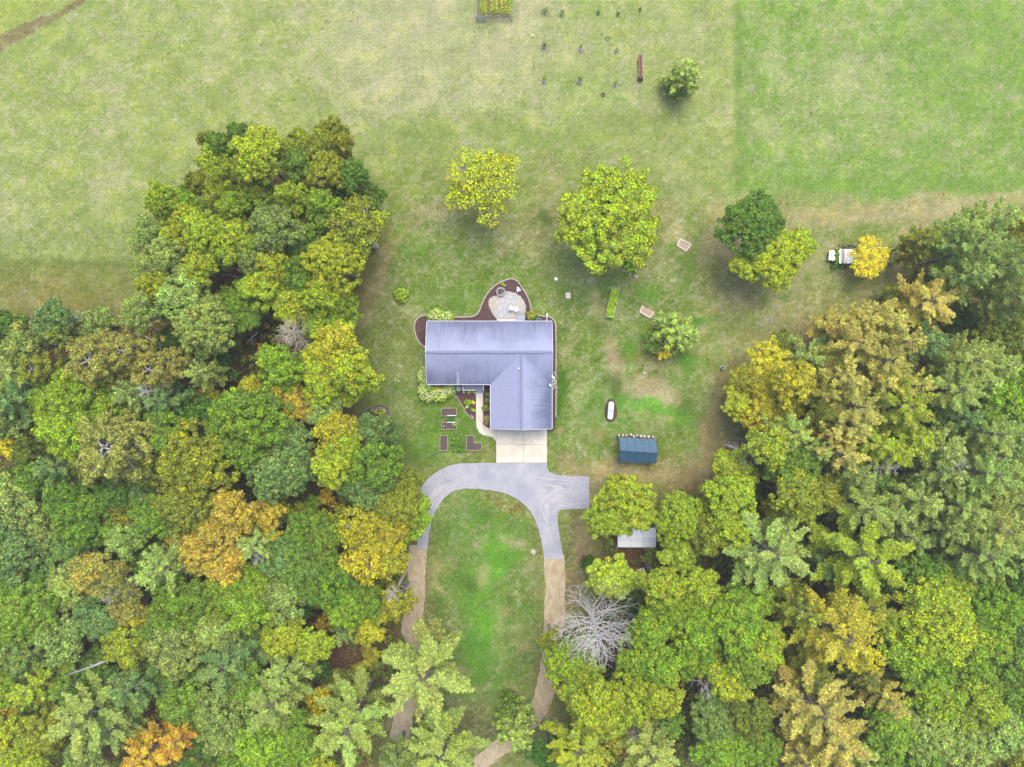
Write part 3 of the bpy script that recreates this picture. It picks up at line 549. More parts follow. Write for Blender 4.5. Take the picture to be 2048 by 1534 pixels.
# x y crown-radius(px) kind colour [accent:amount] [h=metres]
T = """
482 280 32 o dg|418 284 17 l ol h=7|444 294 28 o mg|517 312 50 o yg|554 303 28 o yg|431 322 30 o yg|597 297 32 o ol|661 268 30 o ol am:.15|640 302 40 o ol do:.4|688 292 24 o ol am:.25|602 334 38 o mg do:.4|656 344 38 o ol|701 352 34 o dg|682 374 20 l gy h=8
399 368 22 o ol|446 347 34 b yg|500 350 36 b yg|444 382 36 b yg|519 392 38 o mg h=10|586 396 34 o yg|470 419 32 o bg|330 402 34 o yg am:.15|378 406 32 o bg|372 434 34 o yg|741 397 28 o dg h=10|704 402 28 o ug h=9|648 414 38 o bg|554 459 50 o sg do:.4|527 494 38 o sg dg:.4 h=11
715 456 62 b ol h=15|410 464 44 o yg|466 482 45 o yg|354 466 32 o yg|302 466 36 b pg|290 497 26 p pg|336 510 34 o pg|404 538 38 o yg gy:.3|554 533 38 o yg|672 528 58 O yg gy:.35 h=15|605 481 42 o mg|506 520 30 o sg|302 541 32 b pg|314 573 32 o yg|364 595 46 o pg|527 576 42 o yg|583 600 42 o yg am:.1|645 595 42 o yg|690 612 32 o bg|410 619 36 o pg|487 605 44 o mg h=10|607 552 38 o mg|447 514 26 o mg|420 504 24 o mg|367 533 28 o dg|740 440 24 o dg h=8|560 420 26 o mg h=9|620 440 28 o do h=10
25 658 36 o dg sg:.4|119 646 42 o cg|165 641 19 f ib h=9|200 651 38 o sg|139 676 36 p ol|57 688 46 o sg am:.2|287 626 42 b pg h=15|322 613 30 o mg|352 688 34 o ug h=8|409 652 56 O pg am:.1 h=14|421 683 36 o sg|483 627 42 o mg h=10|210 724 62 r tn h=15|272 704 46 r tn|322 740 50 r tn|359 725 32 r tn|99 740 40 r ol|37 745 50 p pg|406 747 36 p pg|30 799 62 p cg h=15|161 779 50 o bg|107 799 46 o bg yg:.3|223 809 42 o bg|334 803 52 p cg|280 789 46 p sg h=15|401 839 46 o ug h=10|421 799 40 l gy ug:.5 h=6|141 861 56 o bg yg:.4|37 882 32 o gy by:.5|243 890 76 r tn sg:.4 h=16|334 864 44 o mg|121 931 46 p cg|62 899 32 o do|396 922 70 O ol gy:.35 h=15|499 850 74 O mg bg:.5 h=15|446 738 32 l ug h=6|10 840 40 o sg|180 920 36 o do|75 955 34 o mg|300 935 36 o do
593 616 36 o yg|673 616 36 o yg|660 652 46 o bg|672 690 48 o gy yg:.5|650 737 50 o yg|706 740 50 o yg gy:.25|648 774 44 o yg|653 808 40 o pg|705 770 36 o yg|563 730 42 o bg|598 746 36 o bg h=9|506 777 26 o gy|568 779 38 o am|592 808 36 o am|612 779 32 o ug h=8|549 794 32 o mg|583 872 42 o cg pg:.3|559 935 60 O cg pg:.45 h=13|603 944 36 o cg pg:.4|612 848 30 l ug h=6|672 864 44 b gy yg:.4|715 864 30 b gy|744 861 38 o cg|786 871 23 o cg h=9|638 921 26 l gy h=7|668 930 42 o yg|712 933 40 o yg|757 930 48 o mg|692 896 36 o yg|759 960 38 o cg|705 968 34 o cg|794 966 13 l or h=4|819 964 26 l ol h=6|640 830 10 l or h=3
37 998 54 o sg pg:.4|22 1066 56 o cg|34 1118 46 o cg|94 1062 32 o sg|135 995 38 o mg|168 1036 56 O mg bg:.4 h=13|240 984 42 o dg|284 980 30 o cg|311 1032 44 o mg|258 1077 36 o pg|247 1023 30 o do or:.15|374 998 58 O ol sg:.3 h=13|363 1058 30 o am|412 1047 32 o am|471 1024 46 o am|423 1099 54 O am tn:.3 h=14|453 1126 42 o am|142 1092 42 o cg mg:.5|138 1171 46 o pg ol:.3|195 1148 42 o tn am:.3|240 1170 40 b tn|326 1137 60 p pg h=15|56 1223 62 O bg sg:.4 h=14|262 1215 32 o tn|202 1234 46 o cg|284 1232 18 o by yg:.3|356 1219 56 O mg bg:.4 h=13|404 1186 32 o mg|468 1186 56 O bg ol:.4 h=13|430 1253 52 o pg ol:.3|266 1287 48 o ol|131 1272 46 o sg|356 1298 50 o sg tn:.3|41 1305 42 o sg ol:.3|82 1365 50 p yg|150 1365 46 p mg|176 1425 72 P pg h=15|277 1365 58 p cg h=14|225 1459 52 p pg|374 1403 48 o mg|460 1317 68 P cg pg:.4 h=14|457 1410 62 O sg h=13|449 1466 46 o sg|359 1477 44 p or yg:.35|292 1510 50 p or gy:.4|404 1504 42 p ug gy:.4|90 1462 42 o ol|19 1466 42 o yg|49 1519 42 o yg|11 1428 22 o gy|180 1522 42 o sg|483 1522 40 o mg|320 1255 34 o dg|90 1150 34 o dg|200 1330 36 o dg h=10|10 1180 34 o mg|10 1370 38 o bg|300 1120 34 o dg h=10|60 1415 34 o dg h=9|320 1340 34 o dg h=10|400 1340 36 o mg h=10
540 1028 30 o am gy:.4|519 1084 46 p pg cg:.4|548 1084 26 o gy|574 1018 30 l yg h=7|630 1011 22 l bg h=5|656 991 17 l or gy:.5 h=5|667 1036 26 l yg h=7|723 1058 50 b gy yg:.3|777 1073 40 b gy am:.3|736 1112 52 b gy or:.2 h=14|784 1122 36 b gy|788 1006 58 O ol bg:.4 h=11|818 1036 44 o bg h=9|847 1014 16 l mg h=4|742 980 40 o cg|622 1066 50 O mg ol:.3 h=12|650 1085 44 o mg or:.1|611 1137 60 O mg cg:.3 h=13|573 1122 50 o cg mg:.5|667 1171 56 O mg bg:.3 h=13|517 1178 52 O bg ol:.3 h=12|573 1193 46 o sg|719 1200 50 O mg h=12|797 1202 34 o ol gy:.4 h=11|736 1245 38 o gy yg:.5 h=11|690 1215 36 o bg|573 1271 42 o yg|630 1287 36 o yg|690 1260 32 p sg|656 1238 20 l or do:.5 h=7|502 1215 42 o bg|495 1298 52 p cg|574 1335 56 p pg h=14|555 1391 66 P pg cg:.4 h=15|502 1365 46 o mg|637 1391 30 l by yg:.4 h=7|630 1425 22 l by h=6|686 1364 34 l do h=5|704 1440 86 P pg ol:.4 h=16|574 1485 62 O bg mg:.5 h=13|529 1485 52 o bg|637 1522 36 o yg|852 1342 100 P pg pt:.4 h=14|884 1502 82 P pg yg:.4 h=11|790 1524 40 p sg yg:.3 h=10|600 1210 30 o ug h=9|640 1330 30 l ug h=5|650 1290 24 l dg h=6|770 1180 34 l ol h=7|745 1310 24 l gy do:.5 h=2|720 1345 22 l gy do:.5 h=2
1253 1011 62 O yg bg:.45 h=10|1207 1042 34 o yg bg:.4|1360 1036 52 O yg bg:.4 h=11|1446 1028 54 O yg ol:.4 h=10|1362 1104 42 o yg bg:.5 h=10|1417 1071 38 o ol|1178 1128 17 f ug h=4|1225 1151 48 o yg pg:.3 h=9|1103 1281 26 o ol h=8|1122 1324 38 o bg|1157 1303 38 o bg ol:.4 h=9|1323 1168 42 o yg bg:.4|1392 1176 44 o yg bg:.4|1337 1219 52 O bg yg:.3 h=12|1420 1227 50 O bg h=12|1301 1255 40 o bg|1392 1263 48 o bg yg:.3|1287 1306 52 O bg yg:.4 h=12|1323 1324 40 o bg|1391 1306 52 O bg or:.08 h=12|1164 1371 52 O yg bg:.4 h=11|1193 1407 46 o yg|1265 1396 54 O yg bg:.4 h=12|1323 1385 40 o yg|1214 1432 40 o yg am:.15|1457 1367 38 o yg|1030 1447 48 f pg yg:.4 h=8.5|1016 1408 22 f mg h=6|1157 1488 72 P yg pg:.4 h=13|1164 1446 34 p dg h=9|1240 1468 34 l gy or:.4 h=6|1301 1497 64 P pg pt:.4 h=13|1337 1439 36 p mg|1428 1432 52 O sg mg:.4 h=12|1438 1497 50 o bg mg:.4|1100 1505 40 o ug h=8|1384 1430 30 l do h=6|1270 1200 28 l ug h=5|1256 1340 30 o ug h=9|1380 1495 34 l do h=7|1300 1110 20 l do h=3|1476 1130 26 l do h=5
1588 491 36 o yg h=8|1492 528 32 o yg gy:.3 h=8|1846 480 38 p ol gy:.3 h=10|1830 511 30 p ol am:.3 h=8|1914 464 48 p pg cg:.4 h=14|1988 438 52 p pg cg:.4|1943 499 58 P pg cg:.4 h=15|1931 552 50 p pg|2007 533 58 P sg pg:.4 h=15|2022 598 58 P sg pg:.4 h=15|2036 457 30 l gy do:.4 h=9|1848 605 62 P pt gy:.35 h=11|1792 590 30 p ol h=5.5|1920 634 30 l ug h=6|2007 692 54 O do ol:.4 h=12|1667 658 46 p pt h=8.5|1724 643 44 p pt am:.2 h=11|1773 643 50 p pt yg:.3 h=12|1705 688 62 P pt tn:.4 h=13|1621 722 54 p sg pt:.2 h=9|1799 685 50 p pt|1761 722 56 P pt tn:.4 h=14|1848 688 50 p cg pg:.3|1924 722 56 P pg h=15|1981 734 52 p pg|1535 733 48 o gy ol:.4 h=8|1497 760 38 o ol gy:.4 h=8|1584 764 44 o gy ol:.5|1474 809 34 o yg gy:.3 h=8|1538 813 58 O gy ol:.4 h=9|1682 760 52 p pt ol:.4|1644 787 42 p tn ol:.4|1750 764 54 p pt gy:.3|1818 771 54 p pt yg:.4|1894 779 60 P pg sg:.4 h=15|1950 764 52 p pg|1705 813 60 P pt tn:.4 h=14|1799 813 60 P yg pt:.4 h=15|1697 855 56 p pt am:.15|1584 866 50 p pg yg:.4|1535 892 44 o yg pg:.4|1648 866 42 p pt|1742 885 52 p yg pt:.4|1818 877 56 p yg ol:.4|1913 836 52 p cg sg:.4|2000 809 52 o bg mg:.4|2028 760 38 o mg|1969 866 56 P pg h=15|2026 874 52 p sg|1682 908 52 p pt pg:.4|1584 930 50 o mg ug:.4|1629 900 38 p pg|1596 955 28 o yg|1705 949 46 p sg pg:.4|1780 904 46 p yg|1875 893 52 p pg|1875 945 56 p sg pg:.5|1958 945 60 P pg h=16|2022 945 44 p pg|1463 942 46 o yg bg:.4 h=9|1640 830 32 o do|1745 960 38 o dg h=10|1860 820 34 p dg h=11|1560 690 26 o do h=7|1950 650 30 l do h=5|1880 560 24 l do h=5
1462 998 50 o yg bg:.3|1462 1058 38 o yg bg:.3|1590 995 50 o ol yg:.4|1646 987 38 o ol|1721 1010 62 P pg yg:.3 h=14|1777 1025 42 p pg|1833 998 52 p pg|1915 1017 58 P pg h=15|1982 1055 62 P pg pt:.3 h=16|2031 1006 52 p pg|1945 1103 60 P pg h=16|2027 1103 54 p pg|1881 1058 48 p sg|1537 1103 92 P pg cg:.35 h=16|1724 1112 92 P yg pg:.5 h=16|1650 1130 46 p cg h=11|1814 1073 48 p sg|1852 1148 48 o mg|1672 1260 88 P gy pt:.5 h=17|1597 1215 56 p ol|1724 1205 60 P ol yg:.4 h=13|1496 1204 50 o bg mg:.4|1852 1245 82 O yg bg:.35 h=15|1872 1192 58 O yg bg:.35 h=13|1814 1290 50 o bg yg:.4|1908 1272 54 o yg bg:.4|1982 1215 62 O bg mg:.3 h=13|1964 1279 46 o bg|2041 1271 36 o cg|1945 1343 56 O bg mg:.4 h=13|2022 1320 50 o mg bg:.4|1477 1260 50 o bg|1526 1287 46 o yg bg:.5|1462 1354 46 o yg|1496 1320 46 o bg mg:.4|1852 1335 56 O bg mg:.5 h=13|1863 1387 54 o bg yg:.3|1952 1406 50 o yg bg:.3|2024 1399 48 o mg|1769 1391 42 p pt am:.3 h=15|1721 1350 40 p do h=11|1625 1410 86 P pt sg:.45 h=16|1660 1470 74 P pt h=15|1617 1350 48 p ol|1777 1447 52 o bg mg:.4|1852 1459 62 O pg mg:.3 h=13|1926 1477 60 O pg sg:.4 h=13|1990 1462 52 o pg|1496 1429 42 o do|1507 1492 52 O bg mg:.4 h=12|1459 1466 38 o bg|2029 1503 40 o ol am:.2|1608 1518 52 p pt|1709 1503 52 p pg|1758 1516 42 o mg|1560 1340 34 l do h=6|1780 1330 36 o dg h=9|2038 1190 34 o mg|2038 1450 32 o mg|1900 1140 34 o dg h=11|2040 1150 36 o dg|1840 1515 42 o mg|1550 1015 30 l gy or:.3 h=6|1545 1180 30 l ug h=6|1780 1180 30 o dg h=9
966 368 74 b yg gy:.2 h=9|1222 434 102 O yg ol:.35 h=11|1362 158 40 f pg mg:.4 h=6|1504 450 62 O dg mg:.5 h=10|1540 520 56 O yg gy:.2 h=9|1737 516 42 b by yg:.4 h=4.5|1350 664 48 f pg yg:.4 h=6|1303 688 20 l dg h=3|1321 702 20 l by h=2.5
"""
MAN = {(966,368): 'lone yellow-green tree with bare branches at the top of the yard', (1222,434): 'biggest lone round tree, yellow-green, above the right of the house', (1362,158): 'lone small bushy green tree in the upper field beside the red implement',
       (1504,450): 'dark green round tree standing alone beside its yellow-green twin', (1540,520): 'yellow-green tree touching the lower side of the dark green round tree', (1588,491): 'lighter yellow-green tree on the right of the dark and yellow-green pair', (1492,528): 'small yellow-green tree at the lower left of the dark green round tree',
       (1737,516): 'bright yellow small tree leaning over the white boards', (1350,664): 'feathery pale green young tree in the yard right of the house', (1303,688): 'small dark green bush under the feathery young tree', (1321,702): 'small bright yellow bush under the feathery young tree',
       (165,641): 'small icy blue spruce at the top edge of the left woods', (852,1342): 'grey-green star-shaped pine hanging over the left dirt track', (704,1440): 'pale star-shaped pine left of the track at the bottom of the photo', (884,1502): 'star-shaped pine at the bottom edge, inside the driveway loop',
       (1030,1447): 'bushy young conifer standing where the right dirt track curves left', (1016,1408): 'dark small conifer just above the bushy young conifer by the track', (1178,1128): 'small dark green conifer left of the yellow-green tree below the white canopy',
       (1225,1151): 'pale yellow-green round tree just below the white canopy', (1253,1011): 'yellow-green tree covering the upper edge of the white canopy', (736,1112): 'golden birch with white limbs, largest, left of the asphalt loop', (499,850): 'biggest rounded green tree in the left woods',
       (37,882): 'golden yellow tree at the left edge of the photo', (243,890): 'wide tan pine with grey limbs in the left woods', (396,922): 'big olive and gold tree beside the biggest rounded green one', (423,1099): 'largest amber tree in the left woods', (292,1510): 'orange tree at the bottom edge, leftmost of the orange pair', (359,1477): 'orange-tipped tree at the bottom, right of its orange twin',
       (672,528): 'large golden-tipped tree at the right side of the upper left grove', (715,456): 'olive tree with long white limbs on the right of the grove', (1848,605): 'golden tan tree alone at the corner of the right woods', (1538,813): 'golden tree at the yard-side edge of the right woods',
       (1537,1103): 'huge pale green star-shaped pine right of the white canopy', (1724,1112): 'huge yellow-green star-shaped pine, right of the pale green one', (1672,1260): 'golden star-shaped pine in the lower right woods', (1852,1245): 'largest yellow-green rounded tree in the lower right woods',
       (1625,1410): 'pale tan star-shaped pine near the bottom right', (1769,1391): 'small pale tan pine right of the pale tan star-shaped pine', (210,724): 'wide tan pine with a bare grey heart, upper left woods', (178,1425): '', (788,1006): 'olive-green tree overhanging the bend of the asphalt drive', (794,966): 'orange bush just above the tree over the asphalt bend', (640,830): 'tiny orange bush at the edge of the left woods'}
LAND = [('the house', 978, 740), ('the blue-roofed shelter', 1275, 900), ('the white canopy', 1272, 1075), ('the big bare white tree', 1195, 1269), ('the small bare tree', 588, 667), ('the biggest rounded green tree', 499, 850), ('the icy blue spruce', 165, 641),
        ('the golden tree at the left edge', 37, 882), ('the wide tan pine', 243, 890), ('the largest amber tree', 423, 1099), ('the orange tree at the bottom', 292, 1510), ('the big golden birch', 736, 1112), ('the pine over the left track', 852, 1342), ('the pale pine at the bottom', 704, 1440),
        ('the golden-tipped grove tree', 672, 528), ('the white-limbed olive tree', 715, 456), ('the white boards', 1690, 512), ('the golden tan corner tree', 1848, 605), ('the golden yard-side tree', 1538, 813), ('the huge pale green pine', 1537, 1103), ('the huge yellow-green pine', 1724, 1112),
        ('the golden star-shaped pine', 1672, 1260), ('the largest yellow-green rounded tree', 1852, 1245), ('the pale tan star-shaped pine', 1625, 1410), ('the lower left corner', 0, 1534), ('the lower right corner', 2048, 1534), ('the curve of the right dirt track', 1080, 1400), ('the round grove top', 517, 312), ('the left edge, halfway down the woods', 0, 1180), ('the right edge, halfway down the woods', 2048, 980)]
DIRS = ['right of', 'above right of', 'above', 'above left of', 'left of', 'below left of', 'below', 'below right of']
ORD = ['nearest', 'second nearest', 'third nearest', 'fourth nearest', 'fifth nearest', 'sixth nearest', 'seventh nearest', 'eighth nearest', 'ninth nearest', 'tenth nearest']
rows = []
for line in T.strip().split('\n'):
    for r_ in line.split('|'):
        t = r_.split()
        if len(t) < 5: continue
        rows.append(dict(x=float(t[0]), y=float(t[1]), r=float(t[2]), k=TC[t[3]], c=t[4], acc=next((q_ for q_ in t[5:] if ':' in q_), None), h=next((float(q_[2:]) for q_ in t[5:] if q_.startswith('h=')), None)))
def octant(lx, ly, x, y): return int(((math.degrees(math.atan2(ly-y, x-lx))+382.5) % 360)//45)
for r_ in rows:
    # a word for the size, from the drawn crown
    sz = {'oak': '', 'bigoak': 'large ', 'low': '', 'birch': '', 'redpine': '', 'pine': '', 'bigpine': '', 'youngfir': ''}[r_['k']]
    r_['look'] = PAL[r_['c']][0]+' '+KIND[r_['k']][1]
used = set()
for r_ in rows:
    key = (int(r_['x']), int(r_['y']))
    if MAN.get(key): r_['label'] = MAN[key]; used.add(MAN[key]); continue
    cands = sorted(LAND, key=lambda L_: math.hypot(L_[1]-r_['x'], L_[2]-r_['y']))
    best = None
    for (nm, lx, ly) in cands[:5]:
        if math.hypot(lx-r_['x'], ly-r_['y']) < 12: continue
        o = octant(lx, ly, r_['x'], r_['y'])
        same = sorted([q_ for q_ in rows if q_['look'] == r_['look'] and octant(lx, ly, q_['x'], q_['y']) == o], key=lambda q_: math.hypot(lx-q_['x'], ly-q_['y']))
        rk = same.index(r_); score = rk*120+math.hypot(lx-r_['x'], ly-r_['y'])
        lab = r_['look']+(' ' if len(same) == 1 else ', %s ' % ORD[min(rk, 9)])+DIRS[o]+' '+nm
        if lab in used: continue
        if best is None or score < best[0]: best = (score, lab)
    r_['label'] = best[1]; used.add(best[1])

GRP = {'tree': 'trees of the woods around the yard', 'pine tree': 'pines of the woods around the yard', 'conifer': 'young conifers'}
cnt = {}
def place_tree(r_):
    k = r_['k']; vs_ = VAR[k]; i = cnt.get(k, random.randrange(9)); cnt[k] = i+1; R, H, cm, tm, lm = vs_[i % len(vs_)]
    h_ = r_['h'] or (9.5+.075*r_['r']+random.uniform(-1.2, 1.8))
    rm = r_['r']/PXM*(CAMH-.8*h_)/CAMH*(1.19 if (r_['r'] > 28 and (r_['x'] < 600 or r_['x'] > 1560) and r_['y'] > 700) else 1.12)
    hc = h_*(.72 if k not in ('youngfir', 'low') else .5); x, y = P(r_['x'], r_['y'], hc)
    nm, _, cat = KIND[k]
    root = thing(nm, r_['label'], cat, (x, y, 0), random.uniform(0, 6.28), GRP[cat])
    s = rm/R; root.scale = (s, s, h_/H)
    a = 1+random.uniform(-.08, .08); b_ = 1+random.uniform(-.08, .08)
    c = lc(r_['c']); 
    if r_['acc']: ac, am = r_['acc'].split(':'); am = float(am)
    else: ac, am = ACC[r_['c']]
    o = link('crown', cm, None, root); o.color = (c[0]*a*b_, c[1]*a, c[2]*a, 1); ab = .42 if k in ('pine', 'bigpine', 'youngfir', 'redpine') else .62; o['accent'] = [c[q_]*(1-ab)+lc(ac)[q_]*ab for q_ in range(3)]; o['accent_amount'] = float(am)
    link('trunk', tm, None, root); link('limbs', lm, None, root)
    return root

# ---------------------------------------------------------------- drives, tracks, walk
def sheet(name, poly, z, m, amp=0, step=.3):
    p = edge_noise(poly, amp, step) if amp else poly
    mb = MB().prism(p, z-.02, z); return struct(mb.build(name, m))
DIRT_L = PP([(818,1090),(814,1150),(810,1200),(804,1250),(800,1300),(797,1350),(792,1400),(784,1450),(775,1500),(762,1560),(745,1700),(790,1700),(795,1600),(804,1534),(812,1500),(824,1450),(832,1400),(836,1350),(841,1300),(846,1250),(849,1200),(851,1150),(854,1090)])
sheet('dirt_track', DIRT_L, .03, M['dirt'], .1)
DIRT_R = PP([(1088,1110),(1130,1110),(1130,1180),(1131,1230),(1122,1300),(1116,1350),(1108,1390),(1098,1420),(1075,1450),(1040,1490),(1000,1515),(960,1545),(930,1580),(880,1620),(800,1650),(795,1600),(860,1580),(900,1556),(940,1522),(985,1485),(1030,1452),(1058,1420),(1068,1390),(1078,1350),(1085,1300),(1088,1230),(1091,1180)])
sheet('dirt_track', DIRT_R, .034, M['dirt'], .1)
ASPH = [(835,1097,1),(834.5,1060),(834,1026),(835,990),(844,970),(866,948),(890,934),(915,927),(944,925.6),(992,925.8,1),(1094,925.8,1),(1095,938),(1102,946),(1115,951),(1178.7,952.7,1),(1178,1017,1),(1133,1018),(1117,1020),(1114,1039),(1120,1075),(1127.5,1117,1),(1088,1118,1),(1084.5,1087),(1073.5,1046),(1061,1021),(1042,1002),(1012,986),(981,980),(944,977),(920,977),(900,985),(883,1002),(868,1026),(861,1051),(857,1075),(855,1097,1)]
sheet('asphalt_drive', edge_noise(PP(chaikin(ASPH, 2)), .025, .5), .05, M['asphalt'])
# chalky tyre scuffs on the asphalt
SZ = [.0545]
def arc_strip(pts, wd):
    v = []; f = []; SZ[0] += .0006; zq = SZ[0]
    for i, p in enumerate(pts):
        a = pts[max(i-1, 0)]; b = pts[min(i+1, len(pts)-1)]; t = Vector((b[0]-a[0], b[1]-a[1])).normalized(); w_ = wd*math.sin(math.pi*(i+.3)/len(pts))+.01
        v += [(p[0]-t.y*w_, p[1]+t.x*w_, zq), (p[0]+t.y*w_, p[1]-t.x*w_, zq)]
    for i in range(len(pts)-1): f.append((2*i, 2*i+1, 2*i+3, 2*i+2))
    return v, f
scuff = MB()
def curve(pts, n_=14):
    out = []
    for i in range(n_+1):
        t = i/n_; a = Vector(pts[0])*(1-t)**2+Vector(pts[1])*2*t*(1-t)+Vector(pts[2])*t*t; out.append(tuple(a))
    return out
for k in range(46):
    y0 = random.uniform(958, 1012); x0 = random.uniform(1120, 1172); q_ = [(x0, y0), (random.uniform(1060, 1090), random.uniform(960, 990)), (random.uniform(1070, 1100), random.uniform(1015, 1075))] if k % 2 else [(x0, y0), (1100, y0+random.uniform(-6, 6)), (random.uniform(1010, 1060), y0-random.uniform(5, 30))]
    t0 = random.uniform(0, .6); cv = curve(PP(q_), 40); a = int(t0*40); cv = cv[a:a+random.randint(5, 18)]
    if len(cv) > 2 and all(inside(*[np.array([c]) for c in (p[0]*PXM+1024, 767-p[1]*PXM)], ASPH)[0] for p in cv): scuff.add(*arc_strip(cv, random.uniform(.04, .11)))
for k in range(16):
    dy = random.uniform(-14, 14); q_ = [(848+random.uniform(-6, 6), 1050), (850, 955+dy), (random.uniform(940, 1040), 952+dy)]
    cv = curve(PP(q_), 40); a = random.randint(2, 26); scuff.add(*arc_strip(cv[a:a+random.randint(5, 14)], random.uniform(.05, .15)))
for k in range(8):
    q_ = [(1075+random.uniform(-10, 25), 1010), (1095+random.uniform(-4, 4), 1060), (1104+random.uniform(-8, 12), 1110)]; cv = curve(PP(q_), 30); a = random.randint(1, 18); scuff.add(*arc_strip(cv[a:a+9], random.uniform(.04, .1)))
struct(scuff.build('tyre_scuffs', mat('chalky_scuff', srgb(186, 187, 196, .63), .9, scale=1.5, col2=srgb(206, 205, 206, .65))))
# concrete apron: slabs, and the curved walk
def slabs():
    r = bpy.data.objects.new('concrete_apron', None); C.objects.link(r); r['kind'] = 'structure'
    xs = [992.2, 1046.5, 1094]; ys = [853, 889, 925.4]
    for i in range(2):
        for j in range(2):
            a = P(xs[i]+.25, ys[j]+.25); b = P(xs[i+1]-.25, ys[j+1]-.25)
            MB().prism([a, (b[0], a[1]), b, (a[0], b[1])], -.05, .07+.003*((i+j) % 2)).build('slab', M['concrete'], r)
slabs()
r = bpy.data.objects.new('concrete_walk', None); C.objects.link(r); r['kind'] = 'structure'
Lw = [(952,786),(952,800),(952,815),(952,828),(952.3,842),(953,854),(958,864),(966,870),(976,872),(986,875),(991.9,883)]
Rw = [(966,786),(966,800),(966,815),(966,828),(966.5,840),(968,847),(972,853),(978,857),(983,857.5),(988,857.5),(991.9,857.5)]
for i in range(0, 10, 2):
    pl = Lw[i:i+3]; pr = Rw[i:i+3]
    g = .25
    MB().prism(PP([(p[0], p[1]+(g if (j == 0 and i < 6) else 0)) for j, p in enumerate(pl)]+[(p[0], p[1]+(g if (j == 2 and i < 6) else 0)) for j, p in enumerate(pr[::-1])]), -.05, .075+.002*(i % 4)).build('slab', M['concrete'], r)

# ---------------------------------------------------------------- mulch beds round the house
B1 = [(856,700),(846,692),(838,684),(832,672),(829,660),(829,648),(833,638),(842,632),(856,629),(880,633),(905,634),(935,634),(950,632),(958,624),(964,608),(970,594),(980,580),(992,569),(1006,562),(1016,558),(1026,557),(1036,563),(1044,575),(1052,587),(1058,600),(1061,612),(1063,622),(1070,630),(1085,632),(1098,633),(1106,637),(1111,646),(1112,660),(1112,740),(1112,855),(1107,862),(1095,864,1),(1095,700,1)]
b1p = PP(chaikin([(p if len(p) > 2 else p) for p in B1], 2))
sheet('mulch_bed', b1p, .04, M['mulch'], 0)
B2 = [(880,760,1),(880,768,1),(900,784),(912,792),(918,802),(924,812),(930,824),(938,833),(945,837),(951.5,839,1),(951.5,760,1)]
sheet('mulch_bed', PP(chaikin(B2, 2)), .04, M['mulch'])
B3 = [(966.5,765,1),(966.5,826,1),(967,838),(969,846),(974,853),(980,856.8,1),(990,856.8,1),(990,765,1)]
sheet('mulch_bed', PP(chaikin(B3, 2)), .044, M['mulch'])
def edging(pts, w_=.13, name='bed_edging', skip=.0):
    mb = MB(); 
    for i in range(len(pts)-1):
        a = Vector(pts[i]); b = Vector(pts[i+1]); L_ = (b-a).length; n_ = max(1, round(L_/.26))
        for j in range(n_):
            p = a+(b-a)*((j+.5)/n_); t = (b-a).normalized(); t = Vector((t.x*math.cos(e_)-t.y*math.sin(e_), t.x*math.sin(e_)+t.y*math.cos(e_))) if (e_ := random.uniform(-.15, .15)) is not None else t
            n2 = Vector((-t.y, t.x)); hl = L_/n_*.46; hw = w_*.5*random.uniform(.8, 1.1)
            mb.prism([tuple(p-t*hl-n2*hw), tuple(p+t*hl-n2*hw), tuple(p+t*hl+n2*hw), tuple(p-t*hl+n2*hw)], 0, random.uniform(.09, .13), .12)
    o = mb.build(name, M['edgestone']); o['kind'] = 'stuff'; o['label'] = 'row of small pale edging stones around the dark mulch bed'; return o
cb1 = chaikin(B1[:-2], 2)
edging(PP(cb1[:-6]), .17)
M['edgestone2'] = M['edgestone']
edging(PP(chaikin([(904,786),(914,793),(920,803),(926,813),(932,825),(940,834),(951,838.5)], 2)[1:-1]), .1)

# ---------------------------------------------------------------- flagstone patio
def clip(poly, px, py, nx_, ny_):
    out = []
    for i in range(len(poly)):
        a = poly[i]; b = poly[(i+1) % len(poly)]; da = (a[0]-px)*nx_+(a[1]-py)*ny_; db = (b[0]-px)*nx_+(b[1]-py)*ny_
        if da <= 0: out.append(a)
        if (da < 0) != (db < 0) and da != db: t = da/(da-db); out.append((a[0]+(b[0]-a[0])*t, a[1]+(b[1]-a[1])*t))
    return out
PAT = chaikin([(994,591),(1001,584),(1012,582),(1024,584),(1034,588),(1044,596),(1050.5,606),(1052,618),(1050.5,628,1),(1035,629,1),(1034,638.5,1),(996,638.5,1),(988,633),(982,622),(977,611),(977,600),(984,593)], 1)
patp = PP(PAT)
struct(MB().prism(patp, .0, .055).build('patio_base', mat('patio_sand', srgb(190, 186, 176, .62), .95)))
pr_ = bpy.data.objects.new('flagstone_patio', None); C.objects.link(pr_); pr_['kind'] = 'structure'
stm = [mat('flagstone', srgb(*c, .6), .85, scale=2.5, col2=srgb(*c2, .6), bump=.3) for c, c2 in (((196,200,206),(210,212,216)),((202,200,198),(214,212,208)),((206,202,184),(216,212,192)),((186,194,208),(198,204,214)),((198,192,186),(210,204,198)),((208,202,164),(204,198,178)))]
seeds = []; tries = 0
xa, ya = zip(*patp)
while tries < 4000:
    tries += 1; x = random.uniform(min(xa), max(xa)); y = random.uniform(min(ya), max(ya))
    if inside(np.array([x]), np.array([y]), patp)[0] and all(math.hypot(x-s_[0], y-s_[1]) > s_[2] for s_ in seeds):
        seeds.append((x, y, random.choice([.34, .42, .5, .62])))
seedsall = [(s_[0], s_[1]) for s_ in seeds]
smesh = {}
